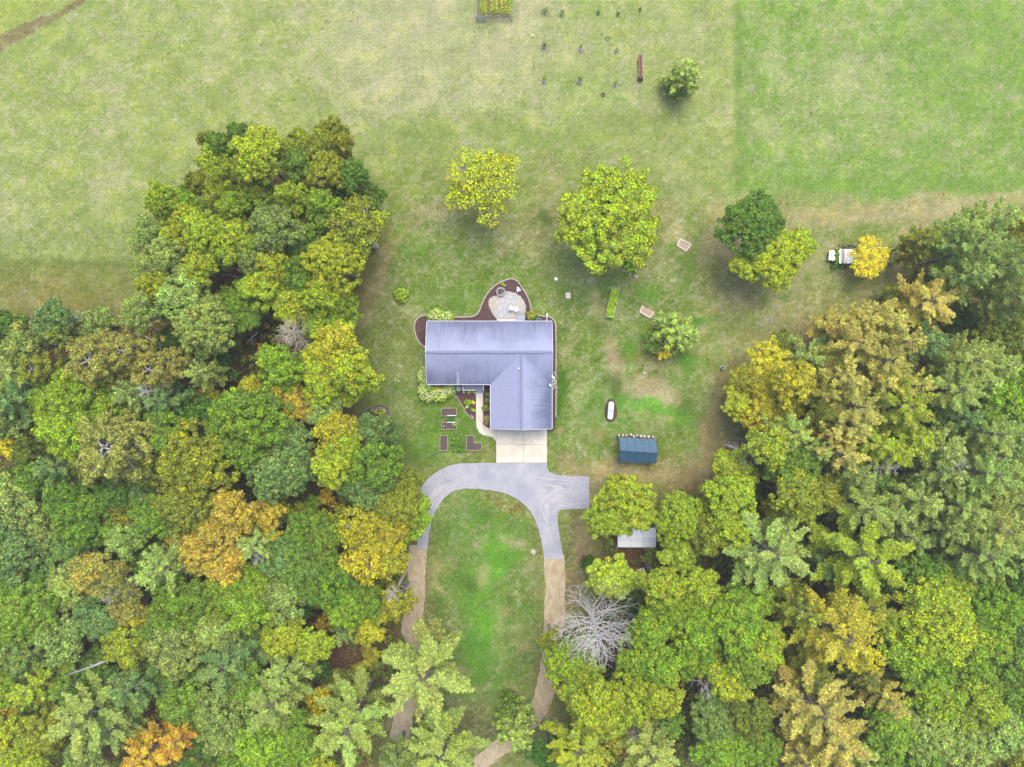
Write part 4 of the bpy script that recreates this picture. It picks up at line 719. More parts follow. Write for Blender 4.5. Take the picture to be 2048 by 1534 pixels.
for (x, y, _) in seeds:
    pl = [(x-.75, y-.6), (x+.75, y-.6), (x+.75, y+.6), (x-.75, y+.6)]
    for (u, v_) in seedsall:
        if (u, v_) != (x, y) and math.hypot(u-x, v_-y) < 2.2: pl = clip(pl, (x+u)/2, (y+v_)/2, u-x, v_-y)
    cx = sum(p[0] for p in pl)/len(pl); cy = sum(p[1] for p in pl)/len(pl)
    cnr = [p for p in pl]
    # keep the outline: pull corners that leave the patio back in
    fixed = []
    for p in cnr:
        k = 1.0
        while k > .1 and not inside(np.array([cx+(p[0]-cx)*k]), np.array([cy+(p[1]-cy)*k]), patp)[0]: k -= .1
        k = min(k, 1)*(1-.025/max(.15, math.hypot(p[0]-cx, p[1]-cy))); fixed.append((cx+(p[0]-cx)*k, cy+(p[1]-cy)*k))
    yellow = inside(np.array([x*PXM+1024]), np.array([767-y*PXM]), [(976,592),(992,600),(992,640),(970,640)])[0]
    m_ = random.choice([stm[2], stm[5], stm[4]]) if yellow else random.choice([stm[0], stm[0], stm[1], stm[1], stm[3], stm[4], stm[2]])
    MB().prism(fixed, .05, random.uniform(.085, .105), .04).build('flagstone', m_, pr_)
# fire ring with logs
fx, fy = P(1001.6, 584); fr = thing('fire_pit', 'round grey stone fire pit at the top left edge of the patio', 'fire pit', (fx, fy, .05))
for k in range(11):
    a = 2*math.pi*k/11; mb = MB(); c_, s_ = math.cos(a), math.sin(a)
    q_ = [(c_*r0-s_*w0, s_*r0+c_*w0) for r0, w0 in ((.36, -.11), (.62, -.16), (.64+random.uniform(-.04, .05), .0), (.62, .16), (.36, .11))]; mb.prism(q_, 0, .3+random.uniform(-.03, .05), .06).build('stone', M['stone'], fr)
lg = MB()
for k in range(6): a = k*1.05+.2; lg.tube([(-.3*math.cos(a), -.3*math.sin(a), .05+.04*k), (.3*math.cos(a), .3*math.sin(a), .16+.04*k)], .045, 6)
lg.build('log', M['bark'], fr)
MB().lathe(0, 0, [(.36, 0), (.36, .04), (0.01, .04)], 12).build('ash', M['soil'], fr)
def garden_chair(px, py, rz, label):
    t = thing('garden_chair', label, 'chair', (*P(px, py), .1), rz, 'white chairs on the patio'); m_ = M['tank']; t.scale = (.72, .72, .9)
    s_ = MB()
    for k in range(5): s_.box(-.27, .27, -.25+k*.105, -.25+k*.105+.09, .38-.015*k, .41-.015*k)
    s_.build('seat', m_, t)
    b_ = MB()
    for k in range(5): x = -.26+k*.106; b_.add([(x, .26, .38), (x+.09, .26, .38), (x+.09, .29, .38), (x, .29, .38), (x, .48, .95), (x+.09, .48, .95), (x+.09, .51, .95), (x, .51, .95)], [(0,3,2,1),(4,5,6,7),(0,1,5,4),(1,2,6,5),(2,3,7,6),(3,0,4,7)])
    b_.build('backrest', m_, t)
    for s in (-1, 1):
        MB().box(s*.34-.06, s*.34+.06, -.32, .34, .55, .58).build('armrest', m_, t)
        MB().box(s*.33-.03, s*.33+.03, -.3, -.22, 0, .55).build('leg', m_, t); MB().box(s*.33-.03, s*.33+.03, .24, .32, 0, .55).build('leg', m_, t)
garden_chair(1023.6, 616.5, 2.6, 'white slatted chair on the patio, left one of two')
garden_chair(1032.5, 619, 3.5, 'white slatted chair on the patio, right one of two')
def boulder(px, py, r_, name, label, cat, m, group=None, sq=.6):
    mb = MB(); prof = [(r_*.9, -.02), (r_, r_*.3*sq), (r_*.8, r_*.8*sq), (r_*.35, r_*1.05*sq)]; mb.lathe(0, 0, prof, 9); mb.v = [(v[0]*random.uniform(.82, 1.15), v[1]*random.uniform(.82, 1.15), v[2]) for v in mb.v]
    o = mb.build(name, m, loc=(*P(px, py), .04)); o.rotation_euler[2] = random.uniform(0, 6); return tag(o, label, cat, group)
boulder(1036, 577, .2, 'rock', 'upper of three small white rocks in the mulch above the patio', 'rock', M['tank'], 'white rocks in the mulch')
boulder(1039, 580, .17, 'rock', 'right of three small white rocks in the mulch above the patio', 'rock', M['tank'], 'white rocks in the mulch')
boulder(1035.6, 581.5, .16, 'rock', 'lower left of three small white rocks in the mulch above the patio', 'rock', M['tank'], 'white rocks in the mulch')
boulder(1066, 1103, .34, 'rock', 'pale rock in the grass near the right edge of the driveway island', 'rock', M['edgestone'])
boulder(1068, 1107, .22, 'rock', 'smaller pale rock touching the one on the driveway island', 'rock', M['edgestone'])

# ---------------------------------------------------------------- HOUSE
def shingle_mat(name, axis, flip=False):
    m = bpy.data.materials.new(name); m.use_nodes = True; n = m.node_tree.nodes; l = m.node_tree.links; b = n['Principled BSDF']
    b.inputs['Roughness'].default_value = .85; b.inputs['Specular IOR Level'].default_value = .3
    tc = n.new('ShaderNodeTexCoord'); mp = n.new('ShaderNodeMapping'); l.new(tc.outputs['Object'], mp.inputs[0])
    mp.inputs['Scale'].default_value = (1.5, .12, .12) if axis == 'y' else (.12, 1.5, .12)
    t = n.new('ShaderNodeTexNoise'); t.inputs['Scale'].default_value = 3.2; t.inputs['Detail'].default_value = 8; t.inputs['Roughness'].default_value = .75; l.new(mp.outputs[0], t.inputs['Vector'])
    t2 = n.new('ShaderNodeTexNoise'); t2.inputs['Scale'].default_value = .35; t2.inputs['Detail'].default_value = 5; l.new(tc.outputs['Object'], t2.inputs['Vector'])
    t3 = n.new('ShaderNodeTexNoise'); t3.inputs['Scale'].default_value = 9; t3.inputs['Detail'].default_value = 4; l.new(tc.outputs['Object'], t3.inputs['Vector'])
    # algae grows where water runs last: height on the slope comes from z
    sx = n.new('ShaderNodeSeparateXYZ'); l.new(tc.outputs['Object'], sx.inputs[0])
    hz = n.new('ShaderNodeMapRange'); l.new(sx.outputs[2], hz.inputs[0]); hz.inputs[1].default_value = 2.75; hz.inputs[2].default_value = 4.2; hz.inputs[3].default_value = .66 if axis == 'y' else .78; hz.inputs[4].default_value = .26
    def mth(op, a, c):
        k = n.new('ShaderNodeMath'); k.operation = op
        for i, v in enumerate((a, c)):
            if isinstance(v, (int, float)): k.inputs[i].default_value = v
            else: l.new(v, k.inputs[i])
        return k.outputs[0]
    f = mth('MULTIPLY', mth('SUBTRACT', mth('ADD', mth('MULTIPLY', t.outputs[0], .9), mth('ADD', mth('MULTIPLY', t2.outputs[0], .6), hz.outputs[0])), 1.02), 2.1)
    k = n.new('ShaderNodeClamp'); l.new(f, k.inputs[0])
    r = n.new('ShaderNodeMix'); r.data_type = 'RGBA'; l.new(k.outputs[0], r.inputs[0]); r.inputs[6].default_value = (*srgb(170, 178, 208, .64), 1); r.inputs[7].default_value = (*srgb(112, 120, 150, .6), 1)
    v = mth('ADD', mth('MULTIPLY', t3.outputs[0], .4), .8); v = mth('MULTIPLY', v, mth('ADD', mth('MULTIPLY', t.outputs[0], .5), .76)); hv = n.new('ShaderNodeHueSaturation'); l.new(v, hv.inputs['Value']); l.new(r.outputs[2], hv.inputs['Color']); l.new(hv.outputs[0], b.inputs['Base Color'])
    # course lines of the shingles
    wv = n.new('ShaderNodeTexWave'); wv.bands_direction = 'Z'; wv.inputs['Scale'].default_value = 5.6; wv.wave_profile = 'SAW'; l.new(tc.outputs['Object'], wv.inputs['Vector'])
    bp = n.new('ShaderNodeBump'); bp.inputs['Strength'].default_value = .5; bp.inputs['Distance'].default_value = .03; l.new(mth('ADD', wv.outputs['Fac'], t3.outputs[0]), bp.inputs['Height']); l.new(bp.outputs[0], b.inputs['Normal'])
    return m
SH = shingle_mat('shingles', 'y'); SHX = shingle_mat('stained_shingles', 'x')
SHC = mat('clean_shingles', srgb(154, 162, 194, .62), .85, scale=6, col2=srgb(176, 182, 214, .62), bump=.3)
house = thing('house', 'single-storey house with a weathered blue-grey shingle gable roof and garage wing', 'house')
X0, X1, Y0, Y1 = -11.0, 5.16, -.10, 8.04; ZE = 2.72; SL = .40; ZR = ZE+SL*(Y1-Y0)/2; YR = (Y0+Y1)/2
WX0, WY0 = -2.76, -5.85; XR = (WX0+X1)/2; ZW = ZE+SL*(X1-WX0)/2; YV = Y0+(ZW-ZE)/SL      # wing ridge meets main slope
TH = .10
def slab3(name, pts, m):
    mb = MB(); n_ = len(pts); v = [(p[0], p[1], p[2]) for p in pts]+[(p[0], p[1], p[2]-TH) for p in pts]
    mb.add(v, [tuple(range(n_)), tuple(range(2*n_-1, n_-1, -1))]+[(i, i+n_, (i+1) % n_+n_, (i+1) % n_) for i in range(n_)]); return mb.build(name, m, house)
slab3('roof', [(X0, YR, ZR), (X1, YR, ZR), (X1, Y1, ZE), (X0, Y1, ZE)][::-1][::-1], SH)
# south main slope minus the wing area
slab3('roof', [(X0, Y0, ZE), (WX0, Y0, ZE), (XR, YV, ZW), (X1, Y0, ZE), (X1, YR, ZR), (X0, YR, ZR)], SH)
slab3('roof', [(WX0, WY0, ZE), (XR, WY0, ZW), (XR, YV, ZW), (WX0, Y0, ZE)], SHC)
slab3('roof', [(XR, WY0, ZW), (X1, WY0, ZE), (X1, Y0, ZE), (XR, YV, ZW)], SHX)
# darker clean streaks are left below the ridge; ridge caps and vents
def ridge(x0, y0, x1, y1, z):
    mb = MB()
    if abs(x1-x0) > abs(y1-y0): 
        w_ = .2; mb.add([(x0, y0-w_, z-.03), (x0, y0, z+.06), (x0, y0+w_, z-.03), (x1, y0-w_, z-.03), (x1, y0, z+.06), (x1, y0+w_, z-.03)], [(0, 3, 4, 1), (1, 4, 5, 2), (0, 1, 2), (5, 4, 3)])
    else:
        w_ = .2; mb.add([(x0-w_, y0, z-.03), (x0, y0, z+.06), (x0+w_, y0, z-.03), (x0-w_, y1, z-.03), (x0, y1, z+.06), (x0+w_, y1, z-.03)], [(0, 1, 4, 3), (1, 2, 5, 4), (0, 2, 1), (5, 3, 4)])
    return mb
RV = mat('ridge_cap', srgb(138, 144, 172, .6), .85, scale=7, col2=srgb(160, 166, 196, .6), bump=.3)
ridge(X0, YR, X1, YR, ZR-.02).build('ridge_cap', RV, house); ridge(XR, WY0, XR, YV, ZW-.02).build('ridge_cap', RV, house)
def rvent(x0, x1, y0, y1, z): 
    MB().box(x0, x1, y0, y1, z, z+.10).build('ridge_vent', RV, house)
kz = (CAMH-ZR)/CAMH/PXM
rvent((867-1024)*kz, (1033-1024)*kz, YR-.13, YR+.13, ZR-.0); rvent((1048-1024)*kz, (1089-1024)*kz, YR-.13, YR+.13, ZR); rvent(XR-.15, XR+.15, (767-840)*kz, (767-749)*kz, ZW)
# fascia, gutters, rakes
def gut(x0, x1, y0, y1): MB().box(x0, x1, y0, y1, ZE-.16, ZE+.015).build('gutter', M['white'], house)
gut(X0, X1, Y1+.002, Y1+.08); gut(X0, WX0-.02, Y0-.08, Y0-.002); gut(WX0-.08, WX0-.002, WY0, Y0-.12); gut(X1+.002, X1+.08, WY0, Y0)
def rake(x, ya, za, yb, zb, s):
    mb = MB(); mb.add([(x, ya, za-.2), (x, yb, zb-.2), (x, yb, zb+.012), (x, ya, za+.012), (x+s*.06, ya, za-.2), (x+s*.06, yb, zb-.2), (x+s*.06, yb, zb+.012), (x+s*.06, ya, za+.012)], [(0,1,2,3),(7,6,5,4),(0,4,5,1),(1,5,6,2),(2,6,7,3),(3,7,4,0)]); mb.build('rake_board', M['white'], house)
rake(X0-.002, Y0, ZE, YR, ZR, -1); rake(X0-.002, Y1, ZE, YR, ZR, -1); rake(X1+.002, Y0+.02, ZE, YR, ZR, 1); rake(X1+.002, Y1, ZE, YR, ZR, 1)
mb = MB(); 
for xa_, xb_ in ((WX0, XR), (X1, XR)): mb.add([(xa_, WY0-.002, ZE-.2), (xb_, WY0-.002, ZW-.2), (xb_, WY0-.002, ZW+.01), (xa_, WY0-.002, ZE+.01), (xa_, WY0-.06, ZE-.2), (xb_, WY0-.06, ZW-.2), (xb_, WY0-.06, ZW+.01), (xa_, WY0-.06, ZE+.01)], [(0,1,2,3),(7,6,5,4),(0,4,5,1),(1,5,6,2),(2,6,7,3),(3,7,4,0)])
mb.build('rake_board', M['white'], house)
# walls
O = .45
wl = MB().prism([(X0+.3, Y0+O), (WX0+O, Y0+O), (WX0+O, WY0+.3), (X1-O, WY0+.3), (X1-O, Y1-O), (X0+.3, Y1-O)], 0, ZE-.05)
for x in (X0+.3, X1-O): wl.add([(x, Y0+O, ZE-.06), (x, Y1-O, ZE-.06), (x, YR, ZR-.16), (x+.08 if x < 0 else x-.08, YR, ZR-.16)], [(0, 1, 2)])
wl.add([(WX0+O, WY0+.3, ZE-.06), (X1-O, WY0+.3, ZE-.06), (XR, WY0+.3, ZW-.16)], [(0, 1, 2)]); wl.build('wall', M['siding'], house)
gd = MB(); gd.box(-1.6, 3.9, WY0+.26, WY0+.297, .05, 2.3)
gdo = gd.build('garage_door', M['white'], house)
def window(x0, x1, y, z0, z1, s):
    f = MB().box(x0, x1, *sorted((y, y+s*.05)), z0, z1).build('window', M['white'], house); MB().box(x0+.07, x1-.07, *sorted((y+s*.052, y+s*.06)), z0+.07, z1-.07).build('pane', M['glass'], f)
for x in (-9.4, -6.4, -4.2, 3.1): window(x, x+1.3, Y1-O, .9, 2.1, 1)
for x in (-9.2, -7.6): window(x, x+1.2, Y0+O, .9, 2.1, -1)
dr_ = MB().box(-4.5, -3.55, Y0+O-.05, Y0+O-.002, .35, 2.35).build('door', mat('front_door', (.08, .1, .16), .5), house); MB().box(-3.72, -3.64, Y0+O-.11, Y0+O-.052, 1.3, 1.38).build('handle', M['steel'], dr_)
MB().box(-.9, 1.2, Y1-O+.002, Y1-O+.05, .35, 2.3).build('patio_door', M['glass'], house)
# small fittings on the roof
def onroof(px, py, z): k = (CAMH-z)/CAMH/PXM; return (px-1024)*k, (767-py)*k
x, y = onroof(1038, 737, ZW-.1); MB().tube([(x, y, ZW-.35), (x, y, ZW+.25)], .09, 8).build('vent_pipe', M['tank'], house); 
x, y = onroof(915.8, 747, 3.2); MB().tube([(x, y, ZE+SL*(y-Y0)-.1), (x, y, ZE+SL*(y-Y0)+.35)], .055, 8).build('vent_pipe', M['tank'], house)
yy0 = Y0+.02; zf = lambda yq: ZE+SL*(yq-Y0)
MB().add([(x-.2, yy0, zf(yy0)+.004), (x+.2, yy0, zf(yy0)+.004), (x+.16, y-.1, zf(y-.1)+.004), (x-.12, y-.1, zf(y-.1)+.004)], [(0, 1, 2, 3)]).build('washed_streak', mat('washed_shingles', srgb(160, 170, 198, .6), .85, scale=3, col2=srgb(178, 188, 210, .6)), house)
x, y = onroof(851, 693.5, ZR); MB().tube([(x-.25, y, ZR-.1), (x+.05, y, ZR-.1)], .03, 6).build('light_fitting', M['tank'], house)
for (px, py, s) in ((1105, 755, .26), (1099.5, 771, .2)):
    x, y = onroof(px, py, 3.2); z = 2.95; t_ = MB(); t_.lathe(0, 0, [(.02, 0), (s*.7, .05), (s, .13), (s*.96, .14)], 12); o = t_.build('dish', M['whitesheet'], house, True, (x, y, z+.2)); o.rotation_euler = (.9, 0, 1.9+s); MB().tube([(0, 0, .0), (.0, 0, -.45)], .02, 5).build('bracket', M['dark'], o)
# downspout running out over the bed
a = P(1094.5, 627.5, .2); b = P(1093, 643, 2.5); MB().tube([(a[0], a[1], .12), (b[0]+.02, b[1]-.9, .35), (b[0], Y1+.12, 2.5)], .06, 6).build('downspout', M['tank'], house)
MB().tube([(a[0]-.02, a[1]-.1, .1), (a[0], a[1]+.05, .1)], .14, 6).build('downspout', M['tank'], house)
x, y = WX0+.2, WY0-.1; MB().box(x-.25, x+.35, y-.12, y-.02, .1, .25).build('foundation_light', M['dark'], house)
# front porch and back deck: boards joined per platform, separate posts and rails
def deck(name, label, polys, posts, rails, steps):
    t = thing(name, label, 'porch' if 'porch' in name else 'deck')
    for (x0, x1, y0, y1, z, dirx) in polys:
        n_ = max(2, int((y1-y0)/.145)); mb = MB()
        for k in range(n_): ya_ = y0+(y1-y0)*k/n_; mb.box(x0, x1, ya_+.006, ya_+(y1-y0)/n_-.006, z-.04, z+random.uniform(-.003, .003))
        o = mb.build('deck_boards', M['deck'], t)
        MB().box(x0+.03, x1-.03, y0+.03, y1-.03, 0, z-.045).build('deck_frame', M['whitesheet'], t)
    for (x, y, z, h_) in posts: MB().box(x-.05, x+.05, y-.05, y+.05, z-.1, z+h_).build('post', M['tank'], t)
    for (a_, b_, z) in rails:
        dx, dy = b_[0]-a_[0], b_[1]-a_[1]; L_ = math.hypot(dx, dy); mb = MB(); w_ = .04
        if abs(dx) > abs(dy): mb.box(min(a_[0], b_[0]), max(a_[0], b_[0]), a_[1]-w_, a_[1]+w_, z+.86, z+.91); mb.box(min(a_[0], b_[0]), max(a_[0], b_[0]), a_[1]-.02, a_[1]+.02, z+.1, z+.15)
        else: mb.box(a_[0]-w_, a_[0]+w_, min(a_[1], b_[1]), max(a_[1], b_[1]), z+.86, z+.91); mb.box(a_[0]-.02, a_[0]+.02, min(a_[1], b_[1]), max(a_[1], b_[1]), z+.1, z+.15)
        for k in range(int(L_/.13)): p = (a_[0]+dx*(k+.5)/int(L_/.13), a_[1]+dy*(k+.5)/int(L_/.13)); mb.box(p[0]-.013, p[0]+.013, p[1]-.013, p[1]+.013, z+.15, z+.86)
        mb.build('railing', M['tank'], t)
    for s_ in steps: MB().box(*s_[:4], 0, s_[4]).build('step', M['deck'], t)
a0 = P(925, 781, 1); a1 = P(951, 781, 1); a2 = P(968, 788, .5)
deck('front_porch', 'blue-grey boarded front porch with white railing beside the concrete walk', [(a0[0], a2[0], a0[1], Y0+O-.06, .32, 1)],
     [(a0[0]+.05, a0[1]+.05, .3, .95), (a1[0]-.05, a0[1]+.05, .3, .95), (a2[0]-.05, a0[1]+.05, .3, .95), (a1[0]-.05, a0[1]-.35, .1, .95)],
     [((a0[0], a0[1]+.05), (a1[0]-.1, a0[1]+.05), .32), ((a0[0]+.05, a0[1]+.1), (a0[0]+.05, Y0+.3), .32), ((a2[0]-.05, a0[1]+.1), (a2[0]-.05, Y0+.3), .32)], [(a1[0], a2[0]-.05, a0[1]-.38, a0[1]-.01, .2)])
b0 = P(994, 639.5, .8); b1_ = P(1034.5, 629, .5); b2 = P(1050, 629, .3)
deck('back_deck', 'pale grey back deck landing with steps down to the flagstone patio', [(b0[0], b1_[0]-.02, Y1-O+.06, b0[1], .4, 1), (b1_[0], b2[0], Y1-O+.06, b2[1]-.35, .41, 1)],
     [(b0[0]+.05, b0[1]-.05, .3, .95), (b1_[0]-.08, b0[1]-.05, .3, .95)], [((b0[0]+.1, b0[1]-.05), (b1_[0]-.1, b0[1]-.05), .4)], [(b1_[0], b2[0], b2[1]-.34, b2[1], .22)])

# things beside the house
x, y = P(917, 777, .8); ac_ = thing('air_conditioner', 'dark blue-grey round outdoor air conditioner between the porch and hydrangeas', 'air conditioner', (x, y, .05))
MB().lathe(0, 0, [(.42, 0), (.44, .7), (.4, .76), (.34, .76)], 18).build('casing', mat('ac_casing', (.1, .13, .17), .5), ac_); MB().ring(0, 0, .1, .14, .765, .79).build('fan_guard', M['steel'], ac_); MB().ring(0, 0, .26, .29, .765, .79).build('fan_guard', M['steel'], ac_)
for k in range(4): a = k*1.57; MB().tube([(0, 0, .74), (.3*math.cos(a), .3*math.sin(a), .73)], .05, 4).build('fan_blade', M['dark'], ac_)
x, y = P(1077, 640.5, .4); hr = thing('hose_reel', 'teal coiled garden hose pot against the back wall by the pink shrub', 'hose pot', (x, y, .05))
MB().ring(0, 0, .16, .36, 0, .38, 18).build('pot', M['teal'], hr); MB().ring(0, 0, .2, .27, .38, .42, 18).build('hose', mat('hose', (.05, .22, .12), .5), hr)
# tan stones beside the east wall
for k in range(26):
    px = random.uniform(1105, 1113); py = random.uniform(742, 780)
sp_ = thing('stone_pile', 'heap of pink and tan fieldstones against the right side of the house', 'stone pile')
sm = [M['edgestone'], mat('pinkish_stone', srgb(190, 160, 150, .6), .9, scale=4, col2=srgb(160, 140, 130, .6)), M['stone']]
for k in range(44):
    px = 1109+random.uniform(-4, 4.5); py = 741+39*random.random()
    mb = MB(); r_ = random.uniform(.09, .2); mb.lathe(0, 0, [(r_*.8, 0), (r_, r_*.4), (r_*.7, r_), (r_*.2, r_*1.2)], 6); mb.v = [(v[0]*random.uniform(.75, 1.2), v[1]*random.uniform(.75, 1.2), v[2]) for v in mb.v]
    mb.build('stone', random.choice(sm), sp_, loc=(*P(px, py), .04+random.uniform(0, .12)))

# ---------------------------------------------------------------- shrubs and garden plants
def plant_clump(name, label, cat, px, py, rx, ry, h, c, acc=None, lv=60, leaf=.1, n_=40, flowers=None, group=None, dome=True, parent=None, rad=.16):
    x, y = P(px, py, h*.6); rx /= PXM; ry /= PXM
    t = rng.uniform(0, 2*math.pi, n_); s = np.sqrt(rng.random(n_)); X = s*np.cos(t); Y_ = s*np.sin(t)
    if not dome: X = rng.uniform(-.95, .95, n_); Y_ = rng.uniform(-.95, .95, n_)
    z = h*np.sqrt(np.maximum(0.05, 1-s*s))*rng.uniform(.75, 1, n_) if dome else rng.uniform(.3, 1, n_)*h
    cen = np.stack([X*rx, Y_*ry, z], -1); pos, nr, a, b, cl = lobes_to_leaves(cen, rng.uniform(.8, 1.2, n_)*rad, lv, leaf)
    pos[:, 2] = np.maximum(pos[:, 2], .02)
    if parent is None: root = thing(name, label, cat, (x, y, 0.04), 0, group)
    else: root = parent
    o = link('foliage', foliage_mesh('foliage', pos, nr, a, b, cl), None, root); o.color = (*lc(c, 1.3), 1); ac, am = (acc or ACC[c]); o['accent'] = list(lc(ac)); o['accent_amount'] = float(am)
    if flowers:
        fc, nf, fr_ = flowers; mb = MB()
        t = rng.uniform(0, 2*math.pi, nf); s = np.sqrt(rng.random(nf))
        for i in range(nf):
            zz = h*math.sqrt(max(.04, 1-s[i]**2))*1.03+.05 if dome else h*random.uniform(.8, 1.1); r_ = fr_*random.uniform(.7, 1.25)
            if math.sin(t[i]*3+px) *.3+random.random() < .12: continue
            mb.lathe(s[i]*math.cos(t[i])*rx, s[i]*math.sin(t[i])*ry, [(r_*.8, zz-r_*.5), (r_, zz), (r_*.6, zz+r_*.6), (.01, zz+r_*.75)], 6)
        fo = mb.build('flower_heads', fc, root); fo['kind'] = 'stuff'
    return root
FW = mat('cream_flowers', srgb(232, 238, 160, .8), .8, scale=4, col2=srgb(244, 244, 204, .8)); FR = mat('pink_flowers', srgb(206, 96, 112, .65), .8, scale=5, col2=srgb(222, 160, 160, .65)); FY = mat('yellow_flowers', srgb(232, 212, 40, .7), .8)
hyd = 'cream-flowered hydrangeas at the house corners'
plant_clump('hydrangea', 'cream-flowered hydrangea at the upper left corner of the house', 'shrub', 870, 632, 16, 15, 1.5, 'bg', lv=70, leaf=.09, n_=60, flowers=(FW, 150, .062), group=hyd)
plant_clump('hydrangea', 'cream-flowered hydrangea above the roof edge, right of its twin', 'shrub', 893, 634, 16, 12, 1.4, 'bg', lv=70, leaf=.09, n_=60, flowers=(FW, 150, .062), group=hyd)
plant_clump('hydrangea', 'cream-flowered hydrangea beside the left wall, uppermost of the lower corner', 'shrub', 846, 752, 12, 19, 1.5, 'bg', lv=70, leaf=.09, n_=60, flowers=(FW, 180, .062), group=hyd)
plant_clump('hydrangea', 'cream-flowered hydrangea at the lower left corner of the house', 'shrub', 854, 783, 19, 22, 1.6, 'bg', lv=70, leaf=.09, n_=90, flowers=(FW, 300, .062), group=hyd)
plant_clump('hydrangea', 'cream-flowered hydrangea below the house roof, middle of the lower row', 'shrub', 877, 787, 20, 17, 1.5, 'bg', acc=('by', .15), lv=70, leaf=.09, n_=80, flowers=(FW, 240, .062), group=hyd)
plant_clump('hydrangea', 'cream-flowered hydrangea nearest the front porch', 'shrub', 897, 779, 14, 14, 1.4, 'bg', acc=('yg', .3), lv=70, leaf=.09, n_=70, flowers=(FW, 180, .062), group=hyd)
plant_clump('flowering_shrub', 'pink and olive flowering shrub right of the patio steps', 'shrub', 1063, 631, 10, 8, .8, 'ol', acc=('mg', .4), n_=40, flowers=(FR, 60, .06))
for (px, py, rx, c, lab, fl) in ((934, 805, 6, 'mg', 'left green leafy plant of the front mulch bed', None), (939, 803.5, 6, 'bg', 'larger green leafy plant of the front mulch bed, beside the yellow flower', None), (946, 805, 2.6, 'by', 'small yellow flower plant in the front mulch bed', (FY, 12, .06)),
        (947, 821, 4, 'bg', 'small green plant in the front bed near the walk', None), (935, 814.5, 3, 'pg', 'tiny pale plant in the front bed below the leafy pair', None), (928, 784, 2.5, 'pg', 'tiny pale plant below the porch railing, leftmost of three', None), (937, 785, 2.5, 'pg', 'tiny pale plant below the porch railing, middle of three', None), (946, 784, 2.5, 'ol', 'tiny olive plant below the porch railing, rightmost of three', None),
        (972.5, 816, 7.5, 'mg', 'round green shrub with reddish rim between walk and garage', (FR, 26, .045)), (976, 788, 5, 'mg', 'green plant beside the garage wall, top of its strip', None), (976, 801, 5, 'mg', 'green plant beside the garage wall above the round shrub', (FR, 10, .04)),
        (974, 837, 6, 'ol', 'pink-flowered plant beside the garage wall, upper one', (FR, 46, .055)), (973, 846, 5.5, 'do', 'pink-flowered plant beside the garage wall, lowest one', (FR, 46, .055)),
        (1006.5, 569, 4, 'bg', 'green weed clump in the mulch above the fire pit', None), (850, 676, 3, 'ug', 'small dark green plant in the left mulch bed by the wall', None)):
    plant_clump('garden_plant', lab, 'plant', px, py, rx, rx*.85, .35 if rx < 5 else .55, c, lv=34, leaf=.075, n_=max(6, int(rx*3)), flowers=fl, group='plants in the mulch beds', rad=.12)
plant_clump('bush', 'round bright green bush alone in the lawn left of the patio', 'bush', 802, 590, 14, 15, .9, 'bg', lv=46, leaf=.1, n_=60)

# ---------------------------------------------------------------- raised beds
def raised(name, label, corners, h, soil='soil', board='wood', w_=.07, group=None, cat='raised bed'):
    t = thing(name, label, cat, (0, 0, 0), 0, group); pts = PP(corners, h*.5); n_ = len(pts)
    for i in range(n_):
        a = Vector(pts[i]); b = Vector(pts[(i+1) % n_]); t_ = (b-a).normalized(); n2 = Vector((-t_.y, t_.x))*w_*.5
        MB().prism([tuple(a-n2-t_*w_*.5), tuple(b-n2-t_*w_*.5), tuple(b+n2-t_*w_*.5), tuple(a+n2-t_*w_*.5)], 0, h+.004*(i % 2)).build('board', M[board], t)
    MB().prism(pts, .0, h-.07).build('soil', M[soil], t); return t
rg = 'raised garden beds left of the walk'
tA = raised('raised_bed', 'long raised bed of bare brown soil, uppermost, above the green trellis', [(882.5,816.5),(913.3,816),(913.6,831.5),(882.8,832)], .35, group=rg)
tB = raised('raised_bed', 'long raised bed with a few seedlings, below the green trellis', [(883.2,844),(913.5,843.3),(913.6,858.5),(883,859)], .35, group=rg)
tC = raised('raised_bed', 'upright raised bed of dry grey soil, lower left of the five', [(880.4,870.8),(895.4,870.8),(895.2,900.8),(879.8,900.8)], .35, group=rg)
tL = raised('raised_bed', 'L-shaped raised bed of bare grey soil beside the concrete apron', [(932.9,870.8),(948.4,870.8),(948.4,885.8),(963.3,886),(963,900.6),(932.7,900.6)], .35, group=rg)
plant_clump('seedling', 'pair of light green seedlings in the bed below the trellis', 'plant', 907, 849.5, 5.5, 2.6, .42, 'bg', lv=22, leaf=.07, n_=8, rad=.12)
plant_clump('seedling', 'tiny green seedling at the left end of the bed below the trellis', 'plant', 887, 852.5, 1.4, 1.2, .4, 'yg', lv=14, leaf=.06, n_=3, rad=.08)
tD = raised('raised_bed', 'raised bed overflowing with bright green leafy vegetables, middle of the lower row', [(905,869),(923,869),(923,901),(905,901)], .3, group=rg)
plant_clump('vegetables', '', '', 0, 0, 10.2, 17.2, .42, 'ug', acc=('bg', .35), lv=26, leaf=.09, n_=190, dome=False, parent=thing('vegetable_crop', 'dense bright green leafy crop filling the middle raised bed', 'crop', (*P(914, 885.5, .5), 0)), rad=.13)
tr = thing('trellis', 'green wire mesh trellis arched between the two upper raised beds', 'trellis')
p0 = P(894.5, 831, .4); p1 = P(910.8, 844.5, .4); mb = MB(); N = 9
zz = lambda t: .38+.35*math.sin(math.pi*t)
for i in range(N+1):
    x = p0[0]+(p1[0]-p0[0])*i/N; mb.tube([(x, p0[1]+(p1[1]-p0[1])*t, zz(t)) for t in (0, .25, .5, .75, 1)], .013, 4)
for j in range(8):
    t = j/7; mb.tube([(p0[0], p0[1]+(p1[1]-p0[1])*t, zz(t)), (p1[0], p0[1]+(p1[1]-p0[1])*t, zz(t))], .013, 4)
